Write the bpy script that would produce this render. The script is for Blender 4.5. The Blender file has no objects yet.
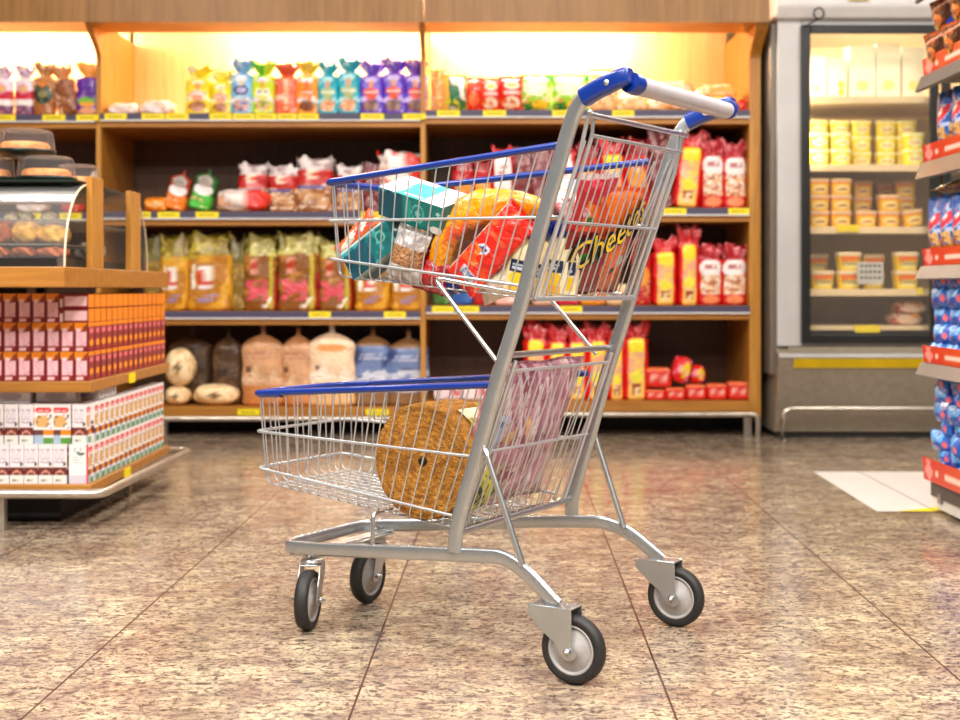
import bpy, math, random
import numpy as np
from math import pi, sin, cos, radians
from mathutils import Vector, Matrix

SC = bpy.context.scene
COL = SC.collection
random.seed(5)

# ------------------------------------------------------------------ camera, world, lights, exposure
EYE, FPX, HZN = .715, 1345.0, 289.2
cam_data = bpy.data.cameras.new('camera')
cam = bpy.data.objects.new('camera', cam_data); COL.objects.link(cam)
cam.location = (0, 0, EYE); cam.rotation_euler = (pi/2, 0, 0)
cam_data.sensor_width = 36; cam_data.lens = FPX*36/960
cam_data.shift_y = -(360-HZN)/960
cam_data.clip_start = .05
cam_data.dof.use_dof = True; cam_data.dof.focus_distance = 2.62; cam_data.dof.aperture_fstop = 4.5
SC.camera = cam

W = bpy.data.worlds.new('world'); SC.world = W; W.use_nodes = True
W.node_tree.nodes['Background'].inputs[0].default_value = (1, .97, .94, 1)
W.node_tree.nodes['Background'].inputs[1].default_value = .17

def area(name, loc, sx, sy, power, color=(1, .96, .91), rot=(0, 0, 0)):
    l = bpy.data.lights.new(name, 'AREA'); l.shape = 'RECTANGLE'; l.size = sx; l.size_y = sy
    l.energy = power; l.color = color
    o = bpy.data.objects.new(name, l); COL.objects.link(o); o.location = loc; o.rotation_euler = rot
    return o
for ix in (-1.9, 0.3, 2.4):
    for iy in (-1.2, .6, 2.4, 4.6):  # nearest row is an added fill behind the camera to brighten front faces
        area('ceiling_and_fill_light', (ix, iy, 3.2), .7, .5, {-1.2: 95, .6: 60, 2.4: 52, 4.6: 34}[iy])
SC.view_settings.view_transform = 'Standard'; SC.view_settings.look = 'None'
SC.view_settings.exposure = .22; SC.view_settings.gamma = 1
SC.view_settings.use_curve_mapping = False
SC.cycles.use_denoising = True
SC.cycles.max_bounces = 8; SC.cycles.transparent_max_bounces = 12
SC.cycles.caustics_reflective = False; SC.cycles.caustics_refractive = False

# ------------------------------------------------------------------ colours and materials
def lin(c):
    c = np.asarray(c, float)/255
    return np.where(c <= .04045, c/12.92, ((c+.055)/1.055)**2.4)
def rgba(c): return tuple(lin(c)) + (1,)

def newmat(name):
    m = bpy.data.materials.new(name); m.use_nodes = True
    return m, m.node_tree.nodes, m.node_tree.links, m.node_tree.nodes['Principled BSDF']
def mat(name, col, rough=.5, metal=0, var=.08, scale=20, bump=0, bscale=60, coat=0, col2=None, emit=None, estr=0, spec=.5, stretch=None):
    m, N, L, B = newmat(name)
    tc = N.new('ShaderNodeTexCoord'); mp = N.new('ShaderNodeMapping'); L.new(tc.outputs['Object'], mp.inputs[0])
    if stretch: mp.inputs['Scale'].default_value = stretch
    nz = N.new('ShaderNodeTexNoise'); nz.inputs['Scale'].default_value = scale; nz.inputs['Detail'].default_value = 4
    L.new(mp.outputs[0], nz.inputs['Vector'])
    rp = N.new('ShaderNodeValToRGB'); rp.color_ramp.elements[0].position = .35; rp.color_ramp.elements[1].position = .65
    c = lin(col)
    if col2 is None: a, b = c*(1-var), np.minimum(1, c*(1+var))
    else: a, b = lin(col), lin(col2)
    rp.color_ramp.elements[0].color = tuple(a)+(1,); rp.color_ramp.elements[1].color = tuple(b)+(1,)
    L.new(nz.outputs[0], rp.inputs[0]); L.new(rp.outputs[0], B.inputs['Base Color'])
    B.inputs['Roughness'].default_value = rough; B.inputs['Metallic'].default_value = metal
    B.inputs['Coat Weight'].default_value = coat; B.inputs['Specular IOR Level'].default_value = spec
    if bump:
        n2 = N.new('ShaderNodeTexNoise'); n2.inputs['Scale'].default_value = bscale; L.new(mp.outputs[0], n2.inputs['Vector'])
        bp = N.new('ShaderNodeBump'); bp.inputs['Strength'].default_value = bump; bp.inputs['Distance'].default_value = .004
        L.new(n2.outputs[0], bp.inputs['Height']); L.new(bp.outputs[0], B.inputs['Normal'])
    if emit:
        B.inputs['Emission Color'].default_value = rgba(emit); B.inputs['Emission Strength'].default_value = estr
    return m
def printmat(name, rough=.3, coat=.3, bump=.5, bscale=28, alpha=1):
    m, N, L, B = newmat(name)
    at = N.new('ShaderNodeAttribute'); at.attribute_name = 'print'
    L.new(at.outputs['Color'], B.inputs['Base Color'])
    tc = N.new('ShaderNodeTexCoord')
    n2 = N.new('ShaderNodeTexNoise'); n2.inputs['Scale'].default_value = bscale; n2.inputs['Detail'].default_value = 3
    n2.inputs['Distortion'].default_value = 1.2
    L.new(tc.outputs['Object'], n2.inputs['Vector'])
    bp = N.new('ShaderNodeBump'); bp.inputs['Strength'].default_value = bump; bp.inputs['Distance'].default_value = .012
    L.new(n2.outputs[0], bp.inputs['Height']); L.new(bp.outputs[0], B.inputs['Normal'])
    B.inputs['Roughness'].default_value = rough; B.inputs['Coat Weight'].default_value = coat
    B.inputs['Coat Roughness'].default_value = .12; B.inputs['Alpha'].default_value = alpha
    return m
def woodmat(name, c1, c2, stretch=(1, 12, 12), rough=.4, scale=3):
    m, N, L, B = newmat(name)
    tc = N.new('ShaderNodeTexCoord'); mp = N.new('ShaderNodeMapping'); mp.inputs['Scale'].default_value = stretch
    L.new(tc.outputs['Object'], mp.inputs[0])
    nz = N.new('ShaderNodeTexNoise'); nz.inputs['Scale'].default_value = scale; nz.inputs['Detail'].default_value = 7
    nz.inputs['Roughness'].default_value = .65; nz.inputs['Distortion'].default_value = .6
    L.new(mp.outputs[0], nz.inputs['Vector'])
    rp = N.new('ShaderNodeValToRGB'); rp.color_ramp.elements[0].position = .3; rp.color_ramp.elements[1].position = .7
    rp.color_ramp.elements[0].color = rgba(c1); rp.color_ramp.elements[1].color = rgba(c2)
    L.new(nz.outputs[0], rp.inputs[0]); L.new(rp.outputs[0], B.inputs['Base Color'])
    B.inputs['Roughness'].default_value = rough
    return m
def clearmat(name, tint=(255, 255, 255), gloss=.12, rough=.05, haze=0):
    m = bpy.data.materials.new(name); m.use_nodes = True; N = m.node_tree.nodes; L = m.node_tree.links
    N.clear(); out = N.new('ShaderNodeOutputMaterial')
    t = N.new('ShaderNodeBsdfTransparent'); t.inputs[0].default_value = rgba(tint)
    g = N.new('ShaderNodeBsdfGlossy'); g.inputs['Roughness'].default_value = rough
    tc = N.new('ShaderNodeTexCoord'); nz = N.new('ShaderNodeTexNoise'); nz.inputs['Scale'].default_value = 14
    L.new(tc.outputs['Object'], nz.inputs['Vector'])
    bp = N.new('ShaderNodeBump'); bp.inputs['Strength'].default_value = .15; bp.inputs['Distance'].default_value = .002
    L.new(nz.outputs[0], bp.inputs['Height']); L.new(bp.outputs[0], g.inputs['Normal'])
    fr = N.new('ShaderNodeLayerWeight'); fr.inputs['Blend'].default_value = gloss
    mx = N.new('ShaderNodeMixShader'); L.new(fr.outputs['Fresnel'], mx.inputs[0])
    L.new(t.outputs[0], mx.inputs[1]); L.new(g.outputs[0], mx.inputs[2]); hz = N.new('ShaderNodeBsdfDiffuse'); hz.inputs[0].default_value = (.9, .9, .9, 1); m2 = N.new('ShaderNodeMixShader'); m2.inputs[0].default_value = haze
    L.new(mx.outputs[0], m2.inputs[1]); L.new(hz.outputs[0], m2.inputs[2]); L.new(m2.outputs[0], out.inputs[0])
    return m

M = {}
M['wood'] = woodmat('shelf_wood', (164, 104, 34), (204, 146, 60), (14, 14, 1.0))
M['woodh'] = woodmat('shelf_wood_level', (154, 96, 32), (190, 130, 52), (1, 14, 14))
M['woodhead'] = woodmat('header_wood', (130, 90, 42), (164, 118, 62), (14, 14, .8), scale=2.2)
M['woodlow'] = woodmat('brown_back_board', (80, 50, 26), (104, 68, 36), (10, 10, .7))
M['woodback'] = woodmat('lit_back_panel_wood', (210, 162, 98), (230, 188, 126), (10, 10, .7))  # upper back panel: tube glow partly put into a paler wood
M['metal'] = mat('zinc_metal', (206, 208, 208), .3, 1, .05, 40)
M['grey'] = mat('silver_paint', (190, 194, 196), .27, .85, .04, 60)
M['chrome'] = mat('chrome_wire', (222, 224, 226), .22, .95, .03, 60)
M['wire'] = mat('zinc_wire', (206, 210, 214), .28, .7, .03, 60)
M['blue'] = mat('blue_plastic', (0, 46, 138), .28, 0, .06, 30, coat=.5)
M['gplast'] = mat('grey_plastic', (190, 186, 190), .35, 0, .04, 25, coat=.3)
M['rubber'] = mat('black_rubber', (34, 32, 31), .55, 0, .2, 60)
M['hub'] = mat('grey_hub', (172, 168, 166), .45, 0, .06, 90)
M['yellow'] = mat('yellow_tag', (246, 222, 10), .5, 0, .03, 30)
M['dkmark'] = mat('print_ink', (120, 110, 20), .6, 0, .1, 80)
M['rail'] = mat('price_rail_plastic', (74, 68, 92), .45, 0, .06, 20)
M['white'] = mat('white_enamel', (232, 230, 228), .35, 0, .03, 12)
M['whitep'] = mat('white_plastic', (236, 234, 232), .4, 0, .03, 12)
M['frz'] = mat('fridge_enamel', (196, 193, 190), .4, .1, .04, 8)
M['frzside'] = mat('fridge_side_grey', (120, 112, 102), .38, .3, .08, 6)  # left side wall, darker grey-brown than the front enamel
M['frzpanel'] = mat('fridge_lower_panel', (150, 138, 120), .45, .2, .08, 30)
M['black'] = mat('black_frame', (22, 21, 20), .4, 0, .1, 20)
M['dark'] = mat('dark_recess', (26, 20, 17), .7, 0, .2, 20)  # near-black puts recess shade into the colour; hook, brackets and posts share it
M['yband'] = mat('yellow_band', (214, 178, 8), .45, 0, .08, 12)
M['shelfcream'] = mat('cream_shelf', (236, 214, 180), .5, 0, .04, 12)
M['steel'] = mat('worn_steel_tube', (196, 186, 172), .3, .8, .1, 20)
M['rackm'] = mat('grey_rack_metal', (132, 126, 120), .42, .3, .05, 12)
M['film'] = printmat('printed_film', .26, .4, .85, 30)
M['soft'] = printmat('printed_soft_film', .36, .25, .9, 26)
M['card'] = printmat('printed_card', .5, .05, .05, 10)
M['fibre'] = printmat('coir_fibre', .9, 0, 1.0, 160)
M['glass'] = clearmat('clear_glass', (250, 250, 246), .12, .16, .07)
M['endglass'] = clearmat('thin_clear_glass', (250, 250, 246), .015, .05, .02)
M['dome'] = clearmat('clear_dome_plastic', (252, 250, 248), .1, .25, .06)
M['doorglass'] = clearmat('door_glass', (252, 250, 244), .06, .05, .03)
M['tube'] = mat('light_tube', (255, 244, 214), .5, emit=(255, 240, 218), estr=215)
M['ftube'] = mat('fridge_tube', (255, 240, 190), .5, emit=(255, 240, 204), estr=130)
M['wallm'] = mat('painted_wall', (214, 190, 132), .8, 0, .04, 5)
M['ceilm'] = mat('ceiling_paint', (226, 222, 214), .9, 0, .03, 3)
M['cream'] = mat('cream_mayonnaise', (246, 226, 176), .35, 0, .04, 10, coat=.4)
M['navy'] = mat('navy_lid', (14, 44, 120), .35, 0, .06, 30)
M['cake'] = mat('orange_glazed_cake', (226, 128, 54), .5, 0, .2, 40, bump=.8, bscale=60, col2=(250, 176, 96))
M['dkgreen'] = mat('dark_green_tray', (18, 34, 26), .35, 0, .1, 20)
M['bread'] = mat('golden_bread', (196, 130, 40), .6, 0, .2, 24, bump=.9, bscale=50, col2=(246, 200, 96))
M['breadb'] = mat('brown_bread', (120, 50, 22), .5, 0, .2, 24, bump=.9, bscale=50, col2=(206, 110, 60))
M['redstrip'] = printmat('red_strip_print', .4, .2, .02, 10)

# floor: granite slabs with dark joints
def floormat():
    m, N, L, B = newmat('granite_floor')
    tc = N.new('ShaderNodeTexCoord'); mp = N.new('ShaderNodeMapping'); L.new(tc.outputs['Object'], mp.inputs[0])
    def noise(s, d, r=.6, dist=0, st=(1, 1, 1)):
        mm = N.new('ShaderNodeMapping'); mm.inputs['Scale'].default_value = st; L.new(tc.outputs['Object'], mm.inputs[0])
        n = N.new('ShaderNodeTexNoise'); n.inputs['Scale'].default_value = s; n.inputs['Detail'].default_value = d
        n.inputs['Roughness'].default_value = r; n.inputs['Distortion'].default_value = dist
        L.new(mm.outputs[0], n.inputs['Vector']); return n.outputs[0]
    def ramp(src, stops):
        r = N.new('ShaderNodeValToRGB'); e = r.color_ramp.elements
        e[0].position, e[0].color = stops[0][0], stops[0][1]; e[1].position, e[1].color = stops[-1][0], stops[-1][1]
        for p, c in stops[1:-1]:
            q = e.new(p); q.color = c
        L.new(src, r.inputs[0]); return r.outputs[0]
    def mix(a, b, f, mode='MIX'):
        x = N.new('ShaderNodeMix'); x.data_type = 'RGBA'; x.blend_type = mode
        for s, i in ((a, 6), (b, 7)):
            if isinstance(s, tuple): x.inputs[i].default_value = s
            else: L.new(s, x.inputs[i])
        if isinstance(f, float): x.inputs[0].default_value = f
        else: L.new(f, x.inputs[0])
        return x.outputs[2]
    st = (.8, 1.15, 1)
    base = ramp(noise(16, 5, .65, .4, st), [(.3, rgba((140, 126, 116))), (.5, rgba((186, 172, 152))), (.7, rgba((222, 208, 178)))])
    big = ramp(noise(4.5, 5, .65), [(.35, rgba((196, 172, 158))), (.65, rgba((255, 250, 236)))])
    c = mix(base, big, .75, 'MULTIPLY')
    f1 = ramp(noise(58, 5, .72, .8, st), [(.5, (0, 0, 0, 1)), (.59, (.95, .95, .95, 1))])
    c = mix(c, rgba((82, 64, 60)), f1)
    f2 = ramp(noise(120, 4, .7, .5, st), [(.53, (0, 0, 0, 1)), (.63, (.9, .9, .9, 1))])
    c = mix(c, rgba((58, 44, 44)), f2)
    f3 = ramp(noise(34, 4, .7, .8, st), [(.53, (0, 0, 0, 1)), (.68, (.75, .75, .75, 1))])
    c = mix(c, rgba((116, 96, 92)), f3)
    # joints
    rot = N.new('ShaderNodeMapping'); rot.inputs['Rotation'].default_value = (0, 0, .0213); L.new(tc.outputs['Object'], rot.inputs[0])
    sp = N.new('ShaderNodeSeparateXYZ'); L.new(rot.outputs[0], sp.inputs[0])
    def line(out, off, half, period=.545):
        a = N.new('ShaderNodeMath'); a.operation = 'ADD'; a.inputs[1].default_value = -off; L.new(out, a.inputs[0])
        w = N.new('ShaderNodeMath'); w.operation = 'PINGPONG'; w.inputs[1].default_value = period/2; L.new(a.outputs[0], w.inputs[0])
        g = N.new('ShaderNodeMath'); g.operation = 'LESS_THAN'; g.inputs[1].default_value = half; L.new(w.outputs[0], g.inputs[0])
        return g.outputs[0]
    c = mix(c, rgba((74, 48, 38)), line(sp.outputs[0], FLX, .0021))
    lb = N.new('ShaderNodeMath'); lb.operation = 'MULTIPLY'; lb.inputs[1].default_value = .45
    L.new(line(sp.outputs[1], FLY, .0016), lb.inputs[0])
    c = mix(c, rgba((90, 62, 50)), lb.outputs[0])
    L.new(c, B.inputs['Base Color'])
    rr = ramp(noise(9, 3), [(.3, (.12, .12, .12, 1)), (.7, (.22, .22, .22, 1))])
    L.new(rr, B.inputs['Roughness']); B.inputs['Specular IOR Level'].default_value = .3
    return m
# joint offsets in the rotated frame (measured joints: x=-.182 at y=3.925, rows at y=2.578 for x~1)
_c, _s = cos(.0213), sin(.0213)
FLX = -.182*_c - 3.925*_s
FLY = .9*_s + 2.600*_c
M['floor'] = floormat()

# ------------------------------------------------------------------ mesh builder
class MB:
    def __init__(s): s.v = []; s.f = []; s.m = []; s.c = []; s.sm = []
    def add(s, vs, fs, mi=0, col=None, smooth=False):
        o = len(s.v); s.v += [tuple(map(float, p)) for p in vs]
        s.f += [tuple(i+o for i in f) for f in fs]; s.m += [mi]*len(fs); s.sm += [smooth]*len(fs)
        if col is None: col = np.full((len(vs), 3), .8)
        elif np.ndim(col) == 1: col = np.tile(np.asarray(col, float), (len(vs), 1))
        s.c.append(np.asarray(col, float)); return s
    def box(s, x0, x1, y0, y1, z0, z1, mi=0, col=None):
        vs = [(x, y, z) for z in (z0, z1) for y in (y0, y1) for x in (x0, x1)]
        return s.add(vs, [(0, 2, 3, 1), (4, 5, 7, 6), (0, 1, 5, 4), (2, 6, 7, 3), (0, 4, 6, 2), (1, 3, 7, 5)], mi, col)
    def sweep(s, path, prof, ref=(0, 0, 1), mi=0, cap=True, smooth=True, scale=None, closed=False):
        P = [Vector(p) for p in path]; n = len(P); k = len(prof); vs = []; ref = Vector(ref)
        for i, p in enumerate(P):
            if closed: t = (P[(i+1) % n]-P[i-1])
            else: t = (P[min(i+1, n-1)]-P[max(i-1, 0)])
            t.normalize(); a = ref-t*ref.dot(t)
            if a.length < 1e-4: a = Vector((1, 0, 0))-t*t.x
            a.normalize(); b = t.cross(a); q = scale[i] if scale else 1
            for u, w in prof: vs.append(p+a*(u*q)+b*(w*q))
        fs = [(i*k+j, i*k+(j+1) % k, (i+1)*k+(j+1) % k, (i+1)*k+j) for i in range(n-1) for j in range(k)]
        if closed: fs += [((n-1)*k+j, (n-1)*k+(j+1) % k, (j+1) % k, j) for j in range(k)]
        s.add(vs, fs, mi, None, smooth)
        if cap and not closed:
            s.add([vs[j] for j in range(k)], [tuple(range(k))[::-1]], mi)
            s.add([vs[(n-1)*k+j] for j in range(k)], [tuple(range(k))], mi)
        return s
    def tube(s, path, r, seg=6, mi=0, ref=None):
        pr = [(r*cos(2*pi*j/seg), r*sin(2*pi*j/seg)) for j in range(seg)]
        if ref is None:
            d = Vector(path[-1])-Vector(path[0]); ref = (0, 0, 1) if abs(d.z) < .8*max(d.length, 1e-6) else (.3, 1, 0)
        return s.sweep(path, pr, ref, mi)
    def lathe(s, prof, axis='z', seg=32, mi=0, c=(0, 0, 0), smooth=True, sx=1, sy=1):
        vs = []; k = len(prof)
        for i in range(seg):
            a = 2*pi*i/seg
            for r, h in prof:
                p = (r*cos(a)*sx, r*sin(a)*sy, h)
                if axis == 'y': p = (p[0], -p[2], p[1])
                if axis == 'x': p = (p[2], p[0], p[1])
                vs.append((p[0]+c[0], p[1]+c[1], p[2]+c[2]))
        fs = [(i*k+j, ((i+1) % seg)*k+j, ((i+1) % seg)*k+j+1, i*k+j+1) for i in range(seg) for j in range(k-1)]
        return s.add(vs, fs, mi, None, smooth)
    def prism(s, poly, y0, y1, mi=0, plane='xz'):
        def P(a, b, y): return (a, y, b) if plane == 'xz' else ((y, a, b) if plane == 'yz' else (a, b, y))
        n = len(poly); vs = [P(a, b, y0) for a, b in poly]+[P(a, b, y1) for a, b in poly]
        fs = [tuple(range(n)), tuple(range(2*n-1, n-1, -1))]+[(i, i+n, (i+1) % n+n, (i+1) % n) for i in range(n)]
        return s.add(vs, fs, mi)
    def mesh(s, name, mats):
        me = bpy.data.meshes.new(name); me.from_pydata(s.v, [], s.f)
        for m in (mats if isinstance(mats, (list, tuple)) else [mats]): me.materials.append(m)
        me.polygons.foreach_set('material_index', s.m); me.polygons.foreach_set('use_smooth', s.sm)
        a = me.color_attributes.new('print', 'FLOAT_COLOR', 'POINT')
        c = np.concatenate(s.c); c = np.concatenate([c, np.ones((len(c), 1))], 1).astype(np.float32)
        a.data.foreach_set('color', c.ravel()); me.update(); me.validate()
        return me
def obj(name, mb, mats, parent=None, loc=None, label=None, bevel=0, rot=None):
    me = mb if isinstance(mb, bpy.types.Mesh) else mb.mesh(name, mats)
    o = bpy.data.objects.new(name, me); COL.objects.link(o)
    if parent: o.parent = parent
    if loc: o.location = loc
    if rot: o.rotation_euler = rot
    if label: o['label'] = label
    if bevel:
        b = o.modifiers.new('bevel', 'BEVEL'); b.width = bevel; b.segments = 2; b.limit_method = 'ANGLE'
    return o
def tag(o, label, cat, group=None):
    o['label'] = label; o['category'] = cat
    if group: o['group'] = group
    return o
def thing(name, label, cat, loc=(0, 0, 0), rot=(0, 0, 0), group=None):
    o = bpy.data.objects.new(name, None); COL.objects.link(o); o.location = loc; o.rotation_euler = rot
    o.empty_display_size = .05
    return tag(o, label, cat, group)
def struct(name, mb, mats, parent=None):
    o = obj(name, mb, mats, parent)
    if not parent: o['kind'] = 'structure'
    return o
def dup(r, loc=None, rot=None, label=None):
    c = r.copy(); COL.objects.link(c)
    if loc: c.location = loc
    if rot: c.rotation_euler = rot
    if label: c['label'] = label
    for ch in r.children:
        k = ch.copy(); COL.objects.link(k); k.parent = c
        for g in ch.children:
            q = g.copy(); COL.objects.link(q); q.parent = k
    return c
def fillet(pts, r, n=5):
    P = [Vector(p) for p in pts]; out = [P[0]]
    for i in range(1, len(P)-1):
        a, b, c = P[i-1], P[i], P[i+1]; da = (a-b); dc = (c-b)
        q = min(r, da.length*.48, dc.length*.48); s = b+da.normalized()*q; e = b+dc.normalized()*q
        for k in range(n+1):
            t = k/n; out.append(s*(1-t)**2+b*(2*t*(1-t))+e*t*t)
    out.append(P[-1]); return out
def rrect(w, h, r, n=3):
    out = []
    for cx, cy, a0 in ((w/2-r, h/2-r, 0), (-w/2+r, h/2-r, 90), (-w/2+r, -h/2+r, 180), (w/2-r, -h/2+r, 270)):
        for k in range(n+1):
            a = radians(a0+90*k/n); out.append((cx+r*cos(a), cy+r*sin(a)))
    return out
def X(px, d): return (px-480)*d/FPX
def Z(py, d): return EYE+(HZN-py)*d/FPX

# ------------------------------------------------------------------ print canvas
FONT = {'D': ["1110","1001","1001","1001","1001","1001","1110"], 'e': ["0000","0000","0110","1001","1111","1000","0111"],
 'l': ["10","10","10","10","10","10","11"], 'i': ["1","0","1","1","1","1","1"], 'n': ["0000","0000","1110","1001","1001","1001","1001"],
 'C': ["0111","1000","1000","1000","1000","1000","0111"], 'h': ["1000","1000","1110","1001","1001","1001","1001"],
 't': ["010","010","111","010","010","010","011"], 'o': ["0000","0000","0110","1001","1001","1001","0110"],
 's': ["0000","0000","0111","1000","0110","0001","1110"], ' ': ["00"]*7}
def vnoise(u, v, sc, seed=0):
    x = u*sc+seed*13.7; y = v*sc+seed*7.3; xi = np.floor(x); yi = np.floor(y); fx = x-xi; fy = y-yi
    fx = fx*fx*(3-2*fx); fy = fy*fy*(3-2*fy)
    def h(a, b):
        q = np.sin(a*127.1+b*311.7+seed*74.7)*43758.5453; return q-np.floor(q)
    return (h(xi, yi)*(1-fx)+h(xi+1, yi)*fx)*(1-fy)+(h(xi, yi+1)*(1-fx)+h(xi+1, yi+1)*fx)*fy
class Cv:
    def __init__(s, U, V, asp=1.0): s.U, s.V, s.a = U, V, asp; s.c = np.ones((U.size, 3))*.8
    def fill(s, c): s.c[:] = lin(c); return s
    def mask(s, m, c): s.c[m] = lin(c); return s
    def rect(s, u0, v0, u1, v1, c): return s.mask((s.U >= u0) & (s.U <= u1) & (s.V >= v0) & (s.V <= v1), c)
    def ell(s, u, v, ru, rv, c, ang=0):
        du = s.U-u; dv = (s.V-v)*s.a; ca, sa = cos(ang), sin(ang); p = du*ca+dv*sa; q = -du*sa+dv*ca
        return s.mask((p/ru)**2+(q/(rv*s.a))**2 < 1, c)
    def poly(s, pts, c):
        m = np.zeros(s.U.size, bool); n = len(pts)
        for i in range(n):
            (x1, y1), (x2, y2) = pts[i], pts[(i+1) % n]
            if y1 == y2: continue
            k = ((s.V >= min(y1, y2)) & (s.V < max(y1, y2))) & (s.U < (s.V-y1)*(x2-x1)/(y2-y1)+x1); m ^= k
        return s.mask(m, c)
    def blot(s, sc, thr, c, seed=0, reg=None, sv=1):
        m = vnoise(s.U, s.V*s.a*sv, sc, seed)+.4*vnoise(s.U, s.V*s.a*sv, sc*2.3, seed+3) > thr*1.4
        if reg: m &= (s.U >= reg[0]) & (s.V >= reg[1]) & (s.U <= reg[2]) & (s.V <= reg[3])
        return s.mask(m, c)
    def shade(s, amt, sc, seed=0, sv=1):
        k = 1+amt*(vnoise(s.U, s.V*s.a*sv, sc, seed)-.5)*2; s.c *= k[:, None]; return s
    def marks(s, u0, v0, u1, v1, c, rows=3, seed=0):
        for r in range(rows):
            a = v0+(v1-v0)*r/rows; b = a+(v1-v0)/rows*.6
            m = (s.V > a) & (s.V < b) & (s.U > u0) & (s.U < u1) & (vnoise(s.U, s.V*0+r, 40, seed) > .35); s.mask(m, c)
        return s
    def text(s, t, u, v, w, h, c, shear=0, grow=0):
        if not t: return s
        tot = sum(len(FONT[x][0])+1 for x in t); px = w/tot; py = h/7; cu = u
        for ch in t:
            g = FONT[ch]
            for r in range(7):
                for k in range(len(g[0])):
                    if g[r][k] == '1':
                        y = v+(6-r)*py; x = cu+k*px+shear*(6-r)*py
                        s.mask((s.U > x-grow) & (s.U < x+px+grow) & (s.V > y-grow/s.a) & (s.V < y+py+grow/s.a), c)
            cu += (len(g[0])+1)*px
        return s

# ------------------------------------------------------------------ packaging shapes (front faces -y, bottom at z=0)
def tied(w, d, h, design, neck=.78, flare=.7, ns=.2, sq=3.2, seed=1, nt=44, nv=40, rip=.16, drop=.1):
    vs = []; V = []; U = []; rng = random.Random(seed); ph = rng.random()*6; sh = neck-drop
    for j in range(nv+1):
        v = j/nv
        if v < .04: q = .86+.14*sin(v/.04*pi/2)
        elif v < sh: q = 1.0
        elif v < neck: t = (v-sh)/(neck-sh); q = ns+(1-ns)*(cos(t*pi/2)**.8 if t < 1 else 0)
        else: t = (v-neck)/(1-neck); q = ns+(flare-ns)*t**.8
        A = .015+rip*max(0, min(1, (v-sh)/(neck-sh)))
        for i in range(nt):
            a = 2*pi*i/nt; ca, sa = cos(a), sin(a); e = 2/sq
            bx = math.copysign(abs(ca)**e, ca); by = math.copysign(abs(sa)**e, sa)
            r = q*(1+A*sin(5*a+ph+v*3)+A*.6*sin(11*a-ph)+.03*sin(v*17+a*2+ph))
            dq = 1 if v < neck else .55+.45*(1-(v-neck)/(1-neck))
            z = h*v+(h*.045*sin(4*a+ph)+h*.03*sin(9*a))*max(0, (v-neck)/(1-neck))
            vs.append((w/2*bx*r, d/2*by*r*dq, z)); U.append(.5+.5*bx if sa < 0 else .5-.5*bx); V.append(v)
    fs = [(j*nt+i, j*nt+(i+1) % nt, (j+1)*nt+(i+1) % nt, (j+1)*nt+i) for j in range(nv) for i in range(nt)]
    fs += [tuple(range(nt))[::-1]]
    c = Cv(np.array(U), np.array(V), h/w); design(c)
    mb = MB(); mb.add(vs, fs, 0, c.c, True); return mb
def pillow(w, h, t, design, seed=1, nu=30, nv=38, crimp=.05, fold=.1, pinch=.06, zig=True):
    mb = MB()
    u = np.linspace(0, 1, nu+1); v = np.linspace(0, 1, nv+1); Ug, Vg = np.meshgrid(u, v)
    Uf, Vf = Ug.ravel(), Vg.ravel()
    vv = np.clip((Vf-crimp)/(1-2*crimp), 0, 1)
    th = (np.sin(pi*Uf)**.55)*(np.sin(pi*vv)**.5)
    pn = 1-pinch*np.sin(pi*vv)
    x = (Uf-.5)*w*pn; z = Vf*h
    if zig: z = z+np.where(Vf >= 1, .006*np.abs(np.sin(Uf*pi*18)), 0)
    wr = fold*((vnoise(Uf, Vf*h/w, 4, seed)-.5)+.6*(vnoise(Uf, Vf*h/w, 11, seed+5)-.5)+.8*(vnoise(Uf*3, Vf*0, 7, seed+9)-.5)*np.abs(2*Vf-1)**2)
    for sgn in (-1, 1):
        y = sgn*t/2*np.maximum(th*(1+wr*1.6), 0)+.004*np.sin(Uf*14+seed)*(1-np.sin(pi*vv))
        vs = np.stack([x, y, z], 1)
        n1 = nu+1
        fs = []
        for j in range(nv):
            for i in range(nu):
                q = (j*n1+i, j*n1+i+1, (j+1)*n1+i+1, (j+1)*n1+i); fs.append(q if sgn < 0 else q[::-1])
        c = Cv(Uf if sgn < 0 else 1-Uf, Vf, h/w); design(c); mb.add(vs, fs, 0, c.c, True)
    return mb
def puff(w, d, h, design, n=3, seed=1, nt=40, nv=20, lump=.08):
    vs = []; U = []; V = []
    for j in range(nv+1):
        b = -pi/2+pi*j/nv; cb = abs(cos(b))**(2/n); sb = math.copysign(abs(sin(b))**(2/n), sin(b))
        for i in range(nt):
            a = 2*pi*i/nt; ca, sa = cos(a), sin(a)
            x = math.copysign(abs(ca)**(2/n), ca)*cb; y = math.copysign(abs(sa)**(2/n), sa)*cb
            r = 1+lump*(sin(a*3+seed)*sin(b*4+seed)+.7*sin(a*7+b*5+seed))
            vs.append((w/2*x*r, d/2*y*r, h/2+h/2*sb*(r if sb > 0 else 1)))
            U.append(.5+.5*x if sa < 0 else .5-.5*x); V.append(.5+.5*sb)
    fs = [(j*nt+i, j*nt+(i+1) % nt, (j+1)*nt+(i+1) % nt, (j+1)*nt+i) for j in range(nv) for i in range(nt)]
    c = Cv(np.array(U), np.array(V), h/w); design(c)
    return MB().add(vs, fs, 0, c.c, True)
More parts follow.
